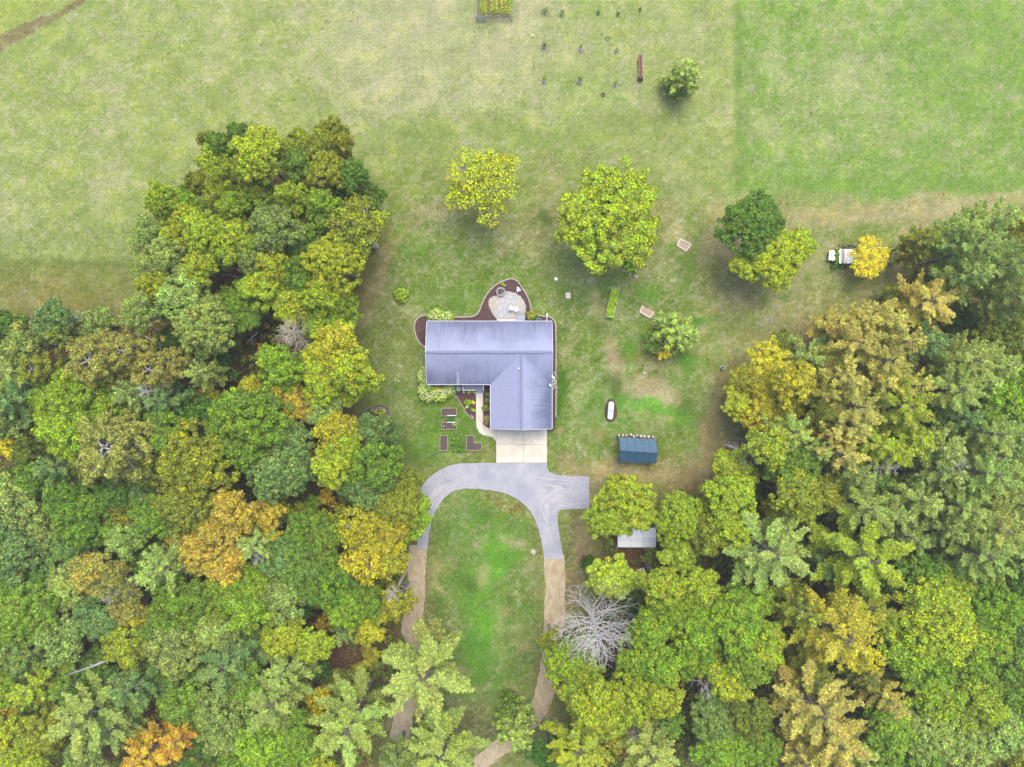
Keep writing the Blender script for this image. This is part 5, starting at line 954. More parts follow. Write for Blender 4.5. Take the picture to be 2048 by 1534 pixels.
mb.build('wire_mesh', mat('green_wire', srgb(60, 130, 90, .6), .5), tr)
for yq in (p0[1], p1[1]): MB().box(p0[0]-.03, p1[0]+.03, yq-.04, yq+.04, .34, .40).build('rail', M['whitesheet'], tr)
# round ring bed and utility box
rb = thing('ring_bed', 'round mulch flower bed edged with purple-grey blocks left of the driveway garden', 'flower bed', (*P(759, 827), 0))
MB().prism([((1.28+.06*math.sin(a*3))*math.cos(a), (1.15+.06*math.sin(a*2))*math.sin(a)) for a in [k*.2618 for k in range(24)]], 0, .05).build('mulch', M['mulch'], rb)
MB().prism([(-2.1, -.1), (-1.5, .62), (-.8, .8), (-.8, -.2), (-1.4, -.6)], 0, .046).build('mulch', M['mulch'], rb)
bl = mat('purple_grey_block', srgb(140, 120, 132, .6), .9, scale=4, col2=srgb(172, 156, 164, .6))
for k in range(22):
    a = -2.35+k*.235
    if a > 2.75: break
    o = MB().prism([(-.1, -.12), (.1, -.1), (.1, .1), (-.1, .12)], 0, .22, .05).build('block', bl, rb, loc=(.16+.86*math.cos(a), .78*math.sin(a), .03)); o.rotation_euler[2] = a
for (px, py, r_, c, lab, fl) in ((754, 824, 4.5, 'bg', 'green plant inside the round ring bed, left', None), (762, 827, 5, 'mg', 'plant with yellow flowers inside the round ring bed', (FY, 24, .06)), (763, 820, 3, 'sg', 'silvery plant inside the round ring bed, top', None), (761, 835, 3, 'sg', 'silvery plant inside the round ring bed, bottom', None), (768, 824, 3, 'pg', 'pale plant inside the round ring bed, right', None), (744, 821, 3.5, 'do', 'reddish plant beside the ring bed toward the green box', (FR, 14, .05))):
    plant_clump('garden_plant', lab, 'plant', px, py, r_, r_, .4, c, lv=30, leaf=.07, n_=14, flowers=fl, group='plants of the ring bed', rad=.1)
ub = thing('utility_box', 'grey-green square utility box left of the round flower bed', 'utility box', (*P(732, 827.5), 0), .05)
MB().box(-.38, .38, -.36, .36, 0, .7).build('cabinet', M['utility'], ub); MB().prism([(-.42, -.4), (.42, -.4), (.42, .4), (-.42, .4)], .7, .78, .08).build('lid', M['utility'], ub)
# yard beds and frames
rG = raised('raised_bed', 'long narrow raised bed full of green crop, pale boards, right of the patio', [(1223.8,575.8),(1239,577),(1225.8,636),(1210.3,634.2)], .45, board='palewood')
q_ = thing('vegetable_crop', 'even green leafy crop in the long narrow bed right of the patio', 'crop', (*P(1224.7, 606, .5), 0), -.222)
plant_clump('', '', '', 0, 0, 5.6, 27, .5, 'bg', acc=('mg', .4), lv=24, leaf=.07, n_=10, dome=False, parent=q_, rad=.1)
nn = 330; cen = np.stack([rng.uniform(-.43, .43, nn), rng.uniform(-1.85, 1.85, nn), rng.uniform(.46, .62, nn)], -1); pos, nr, a, b, cl = lobes_to_leaves(cen, rng.uniform(.08, .13, nn), 24, .07)
o = link('foliage', foliage_mesh('foliage', pos, nr, a, b, cl), None, q_); o.color = (*lc('bg', 1.5), 1); o['accent'] = list(lc('yg', 1.3)); o['accent_amount'] = .3
def frame_bed(label, corners, skip=None):
    t = thing('timber_frame', label, 'timber frame', group='empty timber frames in the yard'); pts = PP(corners, .1); n_ = len(pts)
    for i in range(n_):
        if i == skip: continue
        a = Vector(pts[i]); b = Vector(pts[(i+1) % n_]); t_ = (b-a).normalized(); n2 = Vector((-t_.y, t_.x))*.09
        MB().prism([tuple(a-n2), tuple(b-n2), tuple(b+n2), tuple(a+n2)], 0, .11+.004*i).build('timber', M['palewood'], t)
    MB().prism(pts, 0, .06).build('sand', mat('pale_sand', srgb(186, 160, 138, .6), .95, scale=5, col2=srgb(206, 186, 164, .6)), t)
frame_bed('pale timber frame lying in the grass right of the biggest lone tree', [(1361,478),(1382,488.5),(1372.6,502),(1354.5,490)])
frame_bed('pale timber frame below the long green bed, open on its upper side', [(1285.5,611.5),(1308,622.5),(1300.5,635.5),(1280,623)], skip=0)
plant_clump('crop_patch', 'small green crop patch at the lower edge of the biggest lone tree', 'crop', 1262, 530, 13, 19, .4, 'bg', acc=('ug', .3), lv=26, leaf=.09, n_=80, dome=False)
for i, (px, py) in enumerate(((1248, 541), (1254, 546), (1260, 548), (1268, 549), (1272, 553))): boulder(px, py, .22, 'rock', 'small grey rock edging the crop patch, %s from the left' % ['first', 'second', 'third', 'fourth', 'last'][i], 'rock', M['edgestone'], 'rocks edging the crop patch')
wc = thing('well_cover', 'square pale concrete slab with a round cap in the lawn right of the patio', 'slab', (*P(1136, 591), 0), .03)
MB().box(-.33, .33, -.38, .38, 0, .18).build('base', M['concrete'], wc); MB().lathe(.03, .05, [(.08, .18), (.08, .26), (.02, .27)], 8).build('cap', M['steel'], wc)
boulder(1112, 558, .26, 'rock', 'small white rock in the lawn above right of the patio', 'rock', M['tank'])
bk = thing('bucket', 'white bucket standing in the grass left of the right woods', 'bucket', (*P(1444, 735), 0)); MB().lathe(0, 0, [(.2, 0), (.25, .5), (.22, .5), (.18, .1)], 12).build('body', M['tank'], bk); MB().lathe(0, 0, [(.19, .42), (.01, .43)], 12).build('contents', M['dark'], bk)
boulder(1543, 641, .26, 'rock', 'small grey rock in the dry grass above the golden tree', 'rock', M['stone'])
boulder(1288, 746, .24, 'rock', 'rock in the bare patch right of the house', 'rock', M['edgestone'])
for i, (px, py, g) in enumerate(((761, 753, 'left'), (791, 760, 'middle'), (797, 762, 'right'))): boulder(px, py, .09, 'litter', 'tiny white speck on the lawn left of the house, %s of three' % g, 'debris', M['tank'], 'white specks on the left lawn')
x, y = P(848, 1002)
# ---------------------------------------------------------------- propane tank
pt = thing('propane_tank', 'white capsule-shaped gas tank on an oval mulch bed right of the house', 'gas tank', (*P(1221.5, 821.5, .8), 0), -.08)
prof = []; L_ = 1.22; R_ = .39
mb = MB(); pts = []; rads = []
for k in range(7): a = k/6*math.pi/2; pts.append((0, -L_+R_*.85-math.cos(a)*R_*.85, .75)); rads.append(max(.02, R_*math.sin(a)))
for k in range(6, -1, -1): a = k/6*math.pi/2; pts.append((0, L_-R_*.85+math.cos(a)*R_*.85, .75)); rads.append(max(.02, R_*math.sin(a)))
mb.tube(pts, rads, 20); mb.build('tank_body', M['tank'], pt, True); MB().lathe(0, 0, [(.17, 1.08), (.17, 1.24), (.12, 1.28), (.01, 1.29)], 14).build('valve_dome', mat('dome_teal', srgb(170, 200, 196, .62), .5), pt)
for s in (-1, 1): MB().box(-.3, .3, s*.75-.07, s*.75+.07, 0, .42).build('saddle', M['stone'], pt)
struct(MB().prism([P(1221.5+12.5*math.cos(a)*(1+.06*math.sin(3*a)), 820.5+23.5*math.sin(a)) for a in [k*.2094 for k in range(30)]], 0, .045).build('mulch_oval', M['mulch']))

# ---------------------------------------------------------------- blue roofed shelter with stacked blocks behind it
sh = thing('shelter', 'gabled blue-grey sheet-roofed shelter standing on dry grass right of the driveway', 'shelter')
ze, zr = 1.9, 2.75
c = {k: (*P(px, py, z), z) for k, (px, py, z) in dict(a=(1238, 874.5, ze), b=(1311.5, 878.5, ze), rl=(1240.6, 901, zr), rr=(1315.5, 906, zr), d=(1237.5, 923, ze), e=(1311, 927.3, ze)).items()}
def lerp(p, q_, t): return tuple(p[i]+(q_[i]-p[i])*t for i in range(3))
N = 5
for side, (l0, l1) in (('upper', ('a', 'b')), ('lower', ('d', 'e'))):
    for i in range(N):
        g = .004; t0, t1 = i/N+g, (i+1)/N-g
        p = [lerp(c[l0], c[l1], t0), lerp(c[l0], c[l1], t1), lerp(c['rl'], c['rr'], t1), lerp(c['rl'], c['rr'], t0)]
        m1 = lerp(lerp(p[0], p[1], .5), lerp(p[2], p[3], .5), .5); m1 = (m1[0], m1[1], m1[2]-.03)
        mb = MB(); mb.add(p+[m1], [(0, 1, 4), (1, 2, 4), (2, 3, 4), (3, 0, 4)]); v2 = [(q2[0], q2[1], q2[2]-.03) for q2 in p+[m1]]; mb.add(v2, [(1, 0, 4), (2, 1, 4), (3, 2, 4), (0, 3, 4)])
        mb.build('roof_panel', M['tarp'], sh)
for t in [i/N for i in range(N+1)]:
    A_, B_, R0 = lerp(c['a'], c['b'], t), lerp(c['d'], c['e'], t), lerp(c['rl'], c['rr'], t)
    MB().tube([tuple(np.array(A_)-(0, 0, -.012)), tuple(np.array(R0)-(0, 0, -.015)), tuple(np.array(B_)-(0, 0, -.012))], .022, 5).build('rib', mat('rib_blue', srgb(66, 94, 118, .6), .6) if t == 0 else bpy.data.materials['rib_blue'], sh)
    for q2 in (A_, B_): MB().tube([(q2[0], q2[1], 0), (q2[0], q2[1], q2[2]-.03)], .035, 6).build('post', M['steel'], sh)
MB().tube([tuple(np.array(c['rl'])+(0, 0, .01)), tuple(np.array(c['rr'])+(0, 0, .01))], .035, 6).build('ridge_pole', M['tarp'], sh)
mb = MB(); mb.add([(c['b'][0], c['b'][1], 0), c['b'], c['rr'], c['e'], (c['e'][0], c['e'][1], 0)], [(0, 4, 3, 2, 1)]); mb.build('end_sheet', M['tarp'], sh)
mb = MB(); mb.add([(c['d'][0], c['d'][1], 0), (c['e'][0], c['e'][1], 0), (c['e'][0], c['e'][1], ze-.05), (c['d'][0], c['d'][1], ze-.05)], [(0, 1, 2, 3)]); mb.build('side_sheet', M['tarp'], sh)
fw_ = M['palewood']; gname = 'pale cut blocks along the upper side of the shelter'
order = ['first', 'second', 'third', 'fourth', 'fifth', 'sixth', 'seventh', 'eighth', 'ninth', 'last']
for i, (px, py, w_) in enumerate(((1238, 870, 2.6), (1246, 870.5, 3.6), (1252.5, 870, 2.4), (1262.5, 869, 4), (1268, 872.5, 3.6), (1274, 870.5, 2.8), (1282, 872, 5.4), (1289, 872.7, 5), (1297.5, 873, 5.4), (1306, 873.5, 2.8))):
    o = MB().prism([(-w_/2/PXM, -.13), (w_/2/PXM, -.15), (w_/2/PXM, .13), (-w_/2/PXM, .14)], 0, .42, .06).build('block', mat('cream_block', srgb(222, 214, 176, .65), .8, scale=3, col2=srgb(198, 192, 160, .65)) if i == 0 else bpy.data.materials['cream_block'], loc=(*P(px, py, 1.6), 1.21)); o.rotation_euler[2] = random.uniform(-.12, .12)
    tag(o, 'pale cut block lying behind the blue-roofed shelter, %s from the left' % order[i], 'block', gname)
wp = thing('woodpile', 'low dark stack of split firewood along the upper side of the shelter', 'woodpile')
a_, b_ = np.array(P(1237, 871.5, .6)), np.array(P(1309, 875.5, .6)); 
lm_ = None
for i in range(26):
    for j in range(4):
        p = a_+(b_-a_)*(i+.5)/26; 
        if lm_ is None: lm_ = mesh_of(MB().tube([(0, -.22, 0), (0, .22, 0)], .1, 6), 'log', M['bark'], False)
        o = link('log', lm_, None, wp, (p[0]+random.uniform(-.02, .02), p[1]+random.uniform(-.04, .04), .12+j*.3)); o.scale = (1, random.uniform(.85, 1.1), 1.6); o.rotation_euler[2] = random.uniform(-.1, .1)

# ---------------------------------------------------------------- white canopy under the tree
cn = thing('canopy', 'white sheet-roofed canopy half hidden under the yellow-green tree', 'canopy')
k1 = {n_: (*P(px, py, z), z) for n_, (px, py, z) in dict(a=(1234.5, 1055.5, 2.2), b=(1312, 1055.5, 2.2), rl=(1235.5, 1075, 2.7), rr=(1313, 1075, 2.7), d=(1235.5, 1094, 2.2), e=(1311.5, 1094.5, 2.2)).items()}
for l0, l1 in (('a', 'b'), ('d', 'e')):
    for i in range(3):
        p = [lerp(k1[l0], k1[l1], i/3+.003), lerp(k1[l0], k1[l1], (i+1)/3-.003), lerp(k1['rl'], k1['rr'], (i+1)/3-.003), lerp(k1['rl'], k1['rr'], i/3+.003)]
        mb = MB(); mb.add(p+[(q2[0], q2[1], q2[2]-.04) for q2 in p], [(0,1,2,3),(7,6,5,4),(0,4,5,1),(1,5,6,2),(2,6,7,3),(3,7,4,0)]); mb.build('roof_panel', M['whitesheet'], cn)
for q2 in ('a', 'b', 'd', 'e'): MB().tube([(k1[q2][0], k1[q2][1], 0), (k1[q2][0], k1[q2][1], 2.15)], .04, 6).build('post', M['steel'], cn)
for l0, l1 in (('a', 'b'), ('d', 'e')): MB().tube([k1[l0], k1[l1]], .05, 6).build('edge_pole', M['white'], cn)
MB().tube([k1['a'], k1['rl'], k1['d']], .04, 6).build('edge_pole', M['white'], cn)
# clutter below it
def pallet(px, py, rz, label, w_=.85, d_=.75):
    t = thing('pallet', label, 'pallet', (*P(px, py), .1), rz, 'grey pallets in the woods')
    for s in (-1, 0, 1): MB().box(-w_/2, w_/2, s*d_*.42-.04, s*d_*.42+.04, 0, .1).build('runner', M['wood'], t)
    for k in range(6): MB().box(-w_/2+k*w_/6+.01, -w_/2+(k+1)*w_/6-.02, -d_/2, d_/2, .1, .125).build('slat', M['whitesheet'] if k % 2 else M['palewood'], t)
pallet(1281.5, 1143, .3, 'pale grey pallet in the undergrowth below the white canopy, larger one', 1.1, .9)
pallet(1297, 1137, .4, 'smaller grey pallet just right of the larger one below the canopy', .6, .7)
lp = thing('lumber_stack', 'scattered stack of pale boards under the trees above the big bare tree', 'lumber')
for k in range(9):
    o = MB().box(-.95+random.uniform(-.3, .3), .95, -.07, .07, 0, .05).build('board', random.choice([M['palewood'], M['wood'], M['whitesheet']]), lp, loc=(*P(1258+random.uniform(-4, 4), 1186+k*2.2), .08+.05*k)); o.rotation_euler[2] = .25+random.uniform(-.12, .12)
tp = MB().prism([P(1252,1208),(P(1266,1205)),P(1272,1209),P(1262,1214),P(1251,1213)], .05, .4, .15).build('tarpaulin', M['bluetarp']); tag(tp, 'small crumpled blue tarpaulin beside the stack of boards', 'tarpaulin')
# dark bin at the wood edge
cb_ = thing('storage_bin', 'grey-blue lidded bin in the leaf litter right of the yellow-green trees', 'bin', (*P(1472, 1078), 0), .3); MB().box(-.5, .5, -.35, .35, 0, .6).build('body', M['stone'], cb_); MB().box(-.54, .54, -.39, .39, .6, .68).build('lid', M['steel'], cb_)

# ---------------------------------------------------------------- white boards with vines
wb = thing('sheet_cover', 'small white sheet cover left of the boards near the bright yellow tree', 'panel'); 
MB().prism(PP([(1659.5,501),(1669,500),(1671.5,511),(1671,521),(1657,520)], .7), .62, .72).build('sheet', M['whitesheet'], wb); MB().prism(PP([(1658.5,505),(1670,505),(1670,520),(1658,519)], .3), 0, .6).build('support', M['stone'], wb); MB().prism(PP([(1661,508),(1663,508),(1663,511),(1661,511)], .73), .7, .75).build('hatch', M['dark'], wb)
wt = thing('board_stack', 'stack of white and grey boards topped with loose battens beside the bright yellow tree', 'board stack')
for k in range(5):
    x0 = 1677+k*5.8; MB().prism(PP([(x0,497.6+.2*k),(x0+5.5,497.6+.2*k),(x0+5.5,527-.3*(k % 2)),(x0+.4*(k<1)*4,527)], .9), .8, .9+.012*(k % 3)).build('board', M['wood'] if k == 1 else M['whitesheet'], wt)
MB().prism(PP([(1679,500),(1705,500),(1705,525),(1681,525)], .4), 0, .79).build('base', M['stone'], wt)
for (xa_, ya_, xb_, yb_) in ((1688, 498, 1692, 527), (1697, 498, 1693, 527), (1684, 499, 1685, 526)): MB().tube([(*P(xa_, ya_, .97), .97), (*P(xb_, yb_, .97), .97)], .04, 4).build('batten', M['palewood'], wt)
plant_clump('vine', 'green vine climbing between the two white panels', 'vine', 1673, 513, 4, 16, .95, 'mg', lv=24, leaf=.09, n_=34, dome=False)
plant_clump('vine', 'green weeds along the lower edge of the white boards', 'vine', 1680, 529, 16, 6, .6, 'ug', lv=24, leaf=.09, n_=44, dome=False)
o = plant_clump('bramble', 'purple-brown bramble along the upper edge of the white boards', 'bramble', 1702, 498, 30, 8, .9, 'do', lv=14, leaf=.08, n_=50, dome=False); o.children[0].color = (.11, .06, .08, 1); o.children[0]['accent'] = [.1, .09, .04]
mb = MB()
for k in range(60): x, y = P(1672+random.uniform(0, 62), 499+random.uniform(-8, 9)); a = random.uniform(0, 6.28); mb.tube([(x, y, .1), (x+.3*math.cos(a), y+.3*math.sin(a), .7), (x+.8*math.cos(a), y+.8*math.sin(a), .9)], [.02, .015, .008], 3, False)
cs = mb.build('canes', mat('purple_cane', srgb(128, 92, 108, .6), .9), o); cs.matrix_parent_inverse = o.matrix_world.inverted(); cs.location = (-o.location.x, -o.location.y, -o.location.z)

# ---------------------------------------------------------------- upper field: red implement, saplings, rings, corn plot
ri = thing('farm_conveyor', 'long narrow faded red farm conveyor in the upper field, dark wheels at its lower end', 'farm implement', (*P(1279.5, 136), 0), .02)
L2 = 23/PXM
MB().box(-.24, -.14, -L2, L2, .55, .75).build('side_rail', M['red'], ri); MB().box(.12, .22, -L2, L2, .55, .75).build('side_rail', M['red'], ri); MB().box(-.14, .12, -L2+.05, L2-.05, .5, .58).build('trough', mat('red_trough', srgb(150, 92, 100, .6), .6), ri)
for k in range(9): MB().box(-.14, .12, -L2+.2+k*.33, -L2+.25+k*.33, .58, .68).build('paddle', M['red'], ri)
for s in (-1, 1): w1 = MB().tube([(s*.26-.06, -L2-.05, .28), (s*.26+.06, -L2-.05, .28)], .28, 14).build('wheel', M['dark'], ri); MB().tube([(s*.26-.065, -L2-.05, .28), (s*.26+.065, -L2-.05, .28)], .12, 10).build('rim', M['steel'], w1)
MB().box(-.2, .18, -L2-.2, -L2, .5, .8).build('motor', M['dark'], ri); MB().box(-.2, .2, .6, .66, 0, .55).build('stand', M['dark'], ri)
saps = [(1088.5, 27, 'cg', 8, 'first from the left in the top row', 0), (1121.6, 30, 'cg', 7.5, 'second from the left in the top row', 0), (1196, 28, 'cg', 4.5, 'third from the left in the top row', 0), (1235, 31, 'cg', 5.5, 'last in the top row', 0),
        (1088.5, 95, 'mg', 5, 'left of the middle row', 1), (1161, 100, 'mg', 3, 'middle of the middle row', 1), (1232.5, 103, 'pg', 4, 'right of the middle row', 1), (1088.5, 164, 'bg', 5, 'left of the bottom row', 1), (1159, 164, 'mg', 5.5, 'middle of the bottom row', 1), (1230, 170, 'yg', 3.5, 'right of the bottom row', 1), (1280, 22, 'cg', 3, 'tiny one right of the top row', 0)]
gm = mat('mulch_grey', srgb(150, 138, 142, .6), .95, scale=6, col2=srgb(170, 160, 160, .6))
for (px, py, c_, r_, lab, guard) in saps:
    t = thing('sapling', 'young sapling of the little orchard, '+lab, 'sapling', (*P(px, py), 0), 0, 'saplings of the little orchard')
    h_ = .9 if guard else .6; r_ *= .6
    nn = int(5+r_*2); cen = np.stack([rng.normal(0, r_/PXM*.5, nn), rng.normal(0, r_/PXM*.5, nn)+.1, rng.uniform(.4, 1, nn)*h_], -1); pos, nr, a, b, cl = lobes_to_leaves(cen, rng.uniform(.07, .14, nn), 20, .07)
    o = link('foliage', foliage_mesh('foliage', pos, nr, a, b, cl), None, t); o.color = (*lc(c_, 1.1), 1); o['accent'] = list(lc('sg')); o['accent_amount'] = .3
    MB().tube([(0, 0, 0), (.03, .02, h_*.9)], [.025, .012], 5).build('stem', M['bark'], t)
    if guard:
        MB().tube([(0, 0, .02), (0.01, 0, .55)], .055, 8).build('trunk_guard', M['tank'], t)
        MB().prism([(.34*math.cos(a)*random.uniform(.8, 1.15), .34*math.sin(a)*random.uniform(.8, 1.15)) for a in [k*.42 for k in range(15)]], 0, .03).build('mulch_ring', gm, t)
o = MB().ring(0, 0, .24, .3, 0, .06, 20).build('hoop', M['dark'], loc=(*P(1215.5, 77.5), .02)); tag(o, 'thin dark hoop lying in the field above the middle orchard row', 'hoop')
o = MB().ring(0, 0, .16, .27, 0, .14, 18).build('tyre', mat('olive_rubber', (.08, .08, .04), .8), loc=(*P(1206, 189.5), .02)); tag(o, 'small olive ring below the bottom orchard row', 'ring')
o = MB().lathe(0, 0, [(.1, 0), (.1, .3), (.01, .33)], 8).build('marker_post', M['tank'], loc=(*P(1066.5, 73), 0)); tag(o, 'short white marker post left of the orchard', 'post')
o = MB().tube([(0, 0, 0), (.05, .1, .8), (.0, .3, 1.1)], .03, 5).build('stake', M['dark'], loc=(*P(1066.5, 135), 0)); tag(o, 'thin dark stake left of the orchard rows', 'stake')
o = MB().tube([(0, 0, .03), (.02, .45, .03)], .03, 5).build('stick', FY, loc=(*P(1135, 190), .03)); tag(o, 'thin yellow stick lying below the orchard', 'stick')
# corn plot
cg_ = thing('garden_fence', 'wire fence with galvanised gate around the corn plot at the top edge', 'fence')
fx0, fx1, fy0 = P(952.5, 0)[0], P(1024.5, 0)[0], P(0, 41)[1]; fy1 = fy0+7.5
for (x, y) in [(fx0, fy0), (fx0+1.35, fy0), (fx0+2.9, fy0), (fx1, fy0), (fx0, fy0+2.5), (fx1, fy0+2.5), (fx0, fy0+5), (fx1, fy0+5), (fx0, fy1), (fx1, fy1)]: MB().tube([(x, y, 0), (x, y, 1.25)], .035, 6).build('post', M['steel'], cg_)
def wire_panel(a, b, h_, n_, name='wire_panel', th=.008):
    mb = MB(); 
    for k in range(6): z = .08+k*(h_-.1)/5; mb.tube([(a[0], a[1], z), (b[0], b[1], z)], th*(1.8 if k == 5 else 1), 3, False)
    for k in range(n_+1): t = k/n_; x, y = a[0]+(b[0]-a[0])*t, a[1]+(b[1]-a[1])*t; mb.tube([(x, y, .05), (x, y, h_)], th, 3, False)
    mb.build(name, M['steel'], cg_)
wire_panel((fx0+1.35, fy0), (fx1, fy0), 1.2, 24); wire_panel((fx0, fy0), (fx0, fy1), 1.2, 40); wire_panel((fx1, fy0), (fx1, fy1), 1.2, 40); wire_panel((fx0, fy1), (fx1, fy1), 1.2, 30)
wire_panel((fx0+.05, fy0-.03), (fx0+1.3, fy0-.03), 1.2, 14, 'gate', .022)
struct(MB().prism([(fx0+.2, fy0+.35), (fx1-.2, fy0+.35), (fx1-.2, fy1-.2), (fx0+.2, fy1-.2)], 0, .03).build('plot_soil', mat('plot_soil', srgb(160, 146, 112, .6), .95, scale=5, col2=srgb(124, 128, 76, .6))))
cmb = MB(); cl_ = []
def corn_mesh():
    P_, N_, A_, B_, D_ = [], [], [], [], []
    for k in range(13):
        z = .25+k*.12; a = k*2.6+random.uniform(-.3, .3); ln = .42*(1-.3*abs(k-6)/6)
        for s in range(4): u = (s+.5)/4; P_.append((ln*u*math.cos(a), ln*u*math.sin(a), z+.28*math.sin(u*2.4))); D_.append((math.cos(a), math.sin(a), .5*math.cos(u*2.6))); N_.append((random.uniform(-.3, .3), random.uniform(-.3, .3), 1)); A_.append(ln/6.5); B_.append(.045*(1.2-u))
    n_ = len(P_); cl = np.stack([np.full(n_, random.random()), rng.random(n_), np.full(n_, .5)], -1)
    return foliage_mesh('corn_leaves', np.array(P_), np.array(N_, float), np.array(A_), np.array(B_), cl, np.array(D_))
cms = [corn_mesh() for _ in range(4)]; stm_ = mesh_of(MB().tube([(0, 0, 0), (0, .03, 1.7)], [.022, .01], 5), 'stem', mat('corn_stem', srgb(150, 160, 80, .6), .8))
rowx = [963, 971, 984, 994, 1004, 1012, 1020]; rown = ['first', 'second', 'third', 'fourth', 'fifth', 'sixth', 'last']
CN = ['first', 'second', 'third', 'fourth', 'fifth', 'sixth', 'seventh', 'eighth', 'ninth', 'tenth', 'eleventh', 'twelfth', 'thirteenth', 'fourteenth', 'topmost']
for ri_, rx in enumerate(rowx):
    for k in range(15):
        x = P(rx, 0)[0]+random.uniform(-.07, .07); y = fy0+.6+k*.3+random.uniform(-.06, .06)
        t = thing('corn_plant', 'corn plant, %s from the bottom in the %s row from the left of the plot' % (CN[k], rown[ri_]), 'corn', (x, y, 0), random.uniform(0, 6.28), 'corn plants in the fenced plot'); s = random.uniform(.75, 1.05); t.scale = (s*1.15, s*1.15, s)
        cc = lc(random.choice(['yg', 'yg', 'gy', 'pt', 'bg'])); o = link('leaves', random.choice(cms), None, t); o.color = (*cc, 1); o['accent'] = list(lc('pt')); o['accent_amount'] = .3; link('stem', stm_, None, t)

# ---------------------------------------------------------------- trees
for r_ in rows: place_tree(r_)

# bare, dead trees
def dead_tree(name, label, px, py, rpx, h, nmain=60, m='deadbark', base=.4, droop=.0, sub=5, cat='bare tree', tw=1.0, lean=0):
    rm = rpx/PXM*(CAMH-.7*h)/CAMH; root = thing(name, label, cat, (*P(px, py, h*.85), 0), 0)
    MB().tube([(0, 0, 0), (.05, .03, h*.5), (0, 0, h*.8), (0, 0, h)], [.26*h/14, .19*h/14, .1*h/14, .03], 8, False).build('trunk', M[m], root, True)
    for i in range(nmain):
        mb = MB(); fine = mb
        t = (i+.5)/nmain; z0 = h*(base+(.98-base)*t); az = i*2.39996+random.uniform(-.3, .3); ln = rm*(1.02-.72*t**1.6)*random.uniform(.6, 1.1)
        rise = ln*(.15+.5*t-droop)*random.uniform(.6, 1.4); bend = random.uniform(-.35, .35)
        def pth(s): a = az+bend*s*s; return Vector((ln*s*math.cos(a), ln*s*math.sin(a), z0+rise*s**1.3))
        mb.tube([pth(s) for s in (0, .25, .5, .75, 1)], [v*tw for v in (.055, .045, .034, .024, .01)], 4, False)
        for j in range(sub):
            s = .3+.65*(j+random.random()*.6)/sub; sg = 1 if j % 2 else -1; p = pth(s); aa = az+bend*s+sg*random.uniform(.35, .75); l2 = ln*(1.05-s)*random.uniform(.45, .8)+.15
            def p2(u): return p+Vector((l2*u*math.cos(aa+sg*.25*u), l2*u*math.sin(aa+sg*.25*u), l2*.3*u))
            mb.tube([p2(u) for u in (0, .5, 1)], [v*tw for v in (.024, .018, .008)], 3, False)
            for q2 in range(3):
                u = .35+.25*q2; pp = p2(u); a3 = aa+random.choice((-1, 1))*random.uniform(.4, .8); l3 = l2*.4*random.uniform(.6, 1.1); fine.tube([pp, pp+Vector((l3*math.cos(a3), l3*math.sin(a3), l3*.3))], [.013*tw, .006*tw], 3, False)
        mb.build('limb', M[m], root)
    return root
dead_tree('dead_pine', 'big bare white dead tree right of the right dirt track', 1195, 1270, 98, 16, 54, tw=1.05, sub=6)
dead_tree('dead_tree', 'small bare pale tree at the inner edge of the left woods', 586, 664, 56, 12.5, 44, tw=.9, sub=6, base=.45, m='tandead')
dead_tree('dead_tree', 'small bare white tree between golden trees left of the left track', 787, 1186, 24, 12, 16, tw=.85, sub=4, base=.6)
dead_tree('dead_tree', 'bare grey tree in the gap of the lower right woods', 1410, 1372, 38, 11, 16, tw=.9, sub=4, base=.6)
dead_tree('dead_tree', 'bare grey limbs sticking up beside the amber trees in the left woods', 524, 1112, 34, 12, 16, m='palebark', tw=.8, sub=4, base=.6)
dead_tree('dead_tree', 'bare grey branches beneath the golden tree at the right wood edge', 1500, 905, 40, 10, 14, m='deadbark', tw=.9, sub=4, base=.5)
dead_tree('dead_tree', 'grey leafless tree top among pines near the bottom, left of the pale pine', 1268, 1462, 26, 12, 18, m='bark', tw=1.0, sub=4, base=.5)
dead_tree('dead_tree', 'thin grey leafless tree at the bottom edge of the right woods', 1390, 1520, 30, 9, 14, m='bark', tw=.8, sub=4, base=.5)
dead_tree('dead_tree', 'bare grey branches poking out beside the corner golden tan tree', 1862, 690, 28, 12, 14, m='palebark', tw=.8, sub=4, base=.6)
dead_tree('dead_tree', 'bare grey branches in the upper part of the left woods', 300, 783, 34, 14, 16, m='palebark', tw=.8, sub=4, base=.7)
dead_tree('dead_tree', 'bare grey branches at the left edge above the golden tree', 8, 850, 26, 13, 14, m='palebark', tw=.8, sub=4, base=.7)
dead_tree('dead_tree', 'bare grey branches in the lower left woods below the tan trees', 232, 1186, 26, 13, 14, m='palebark', tw=.7, sub=4, base=.75)
dead_tree('dead_tree', 'bare grey branches between the pale pines at the right edge', 1905, 925, 34, 14, 14, m='palebark', tw=.8, sub=4, base=.7)
dead_tree('dead_tree', 'bare grey branches among pines, left of those at the right edge', 1775, 935, 26, 14, 12, m='palebark', tw=.8, sub=4, base=.7)
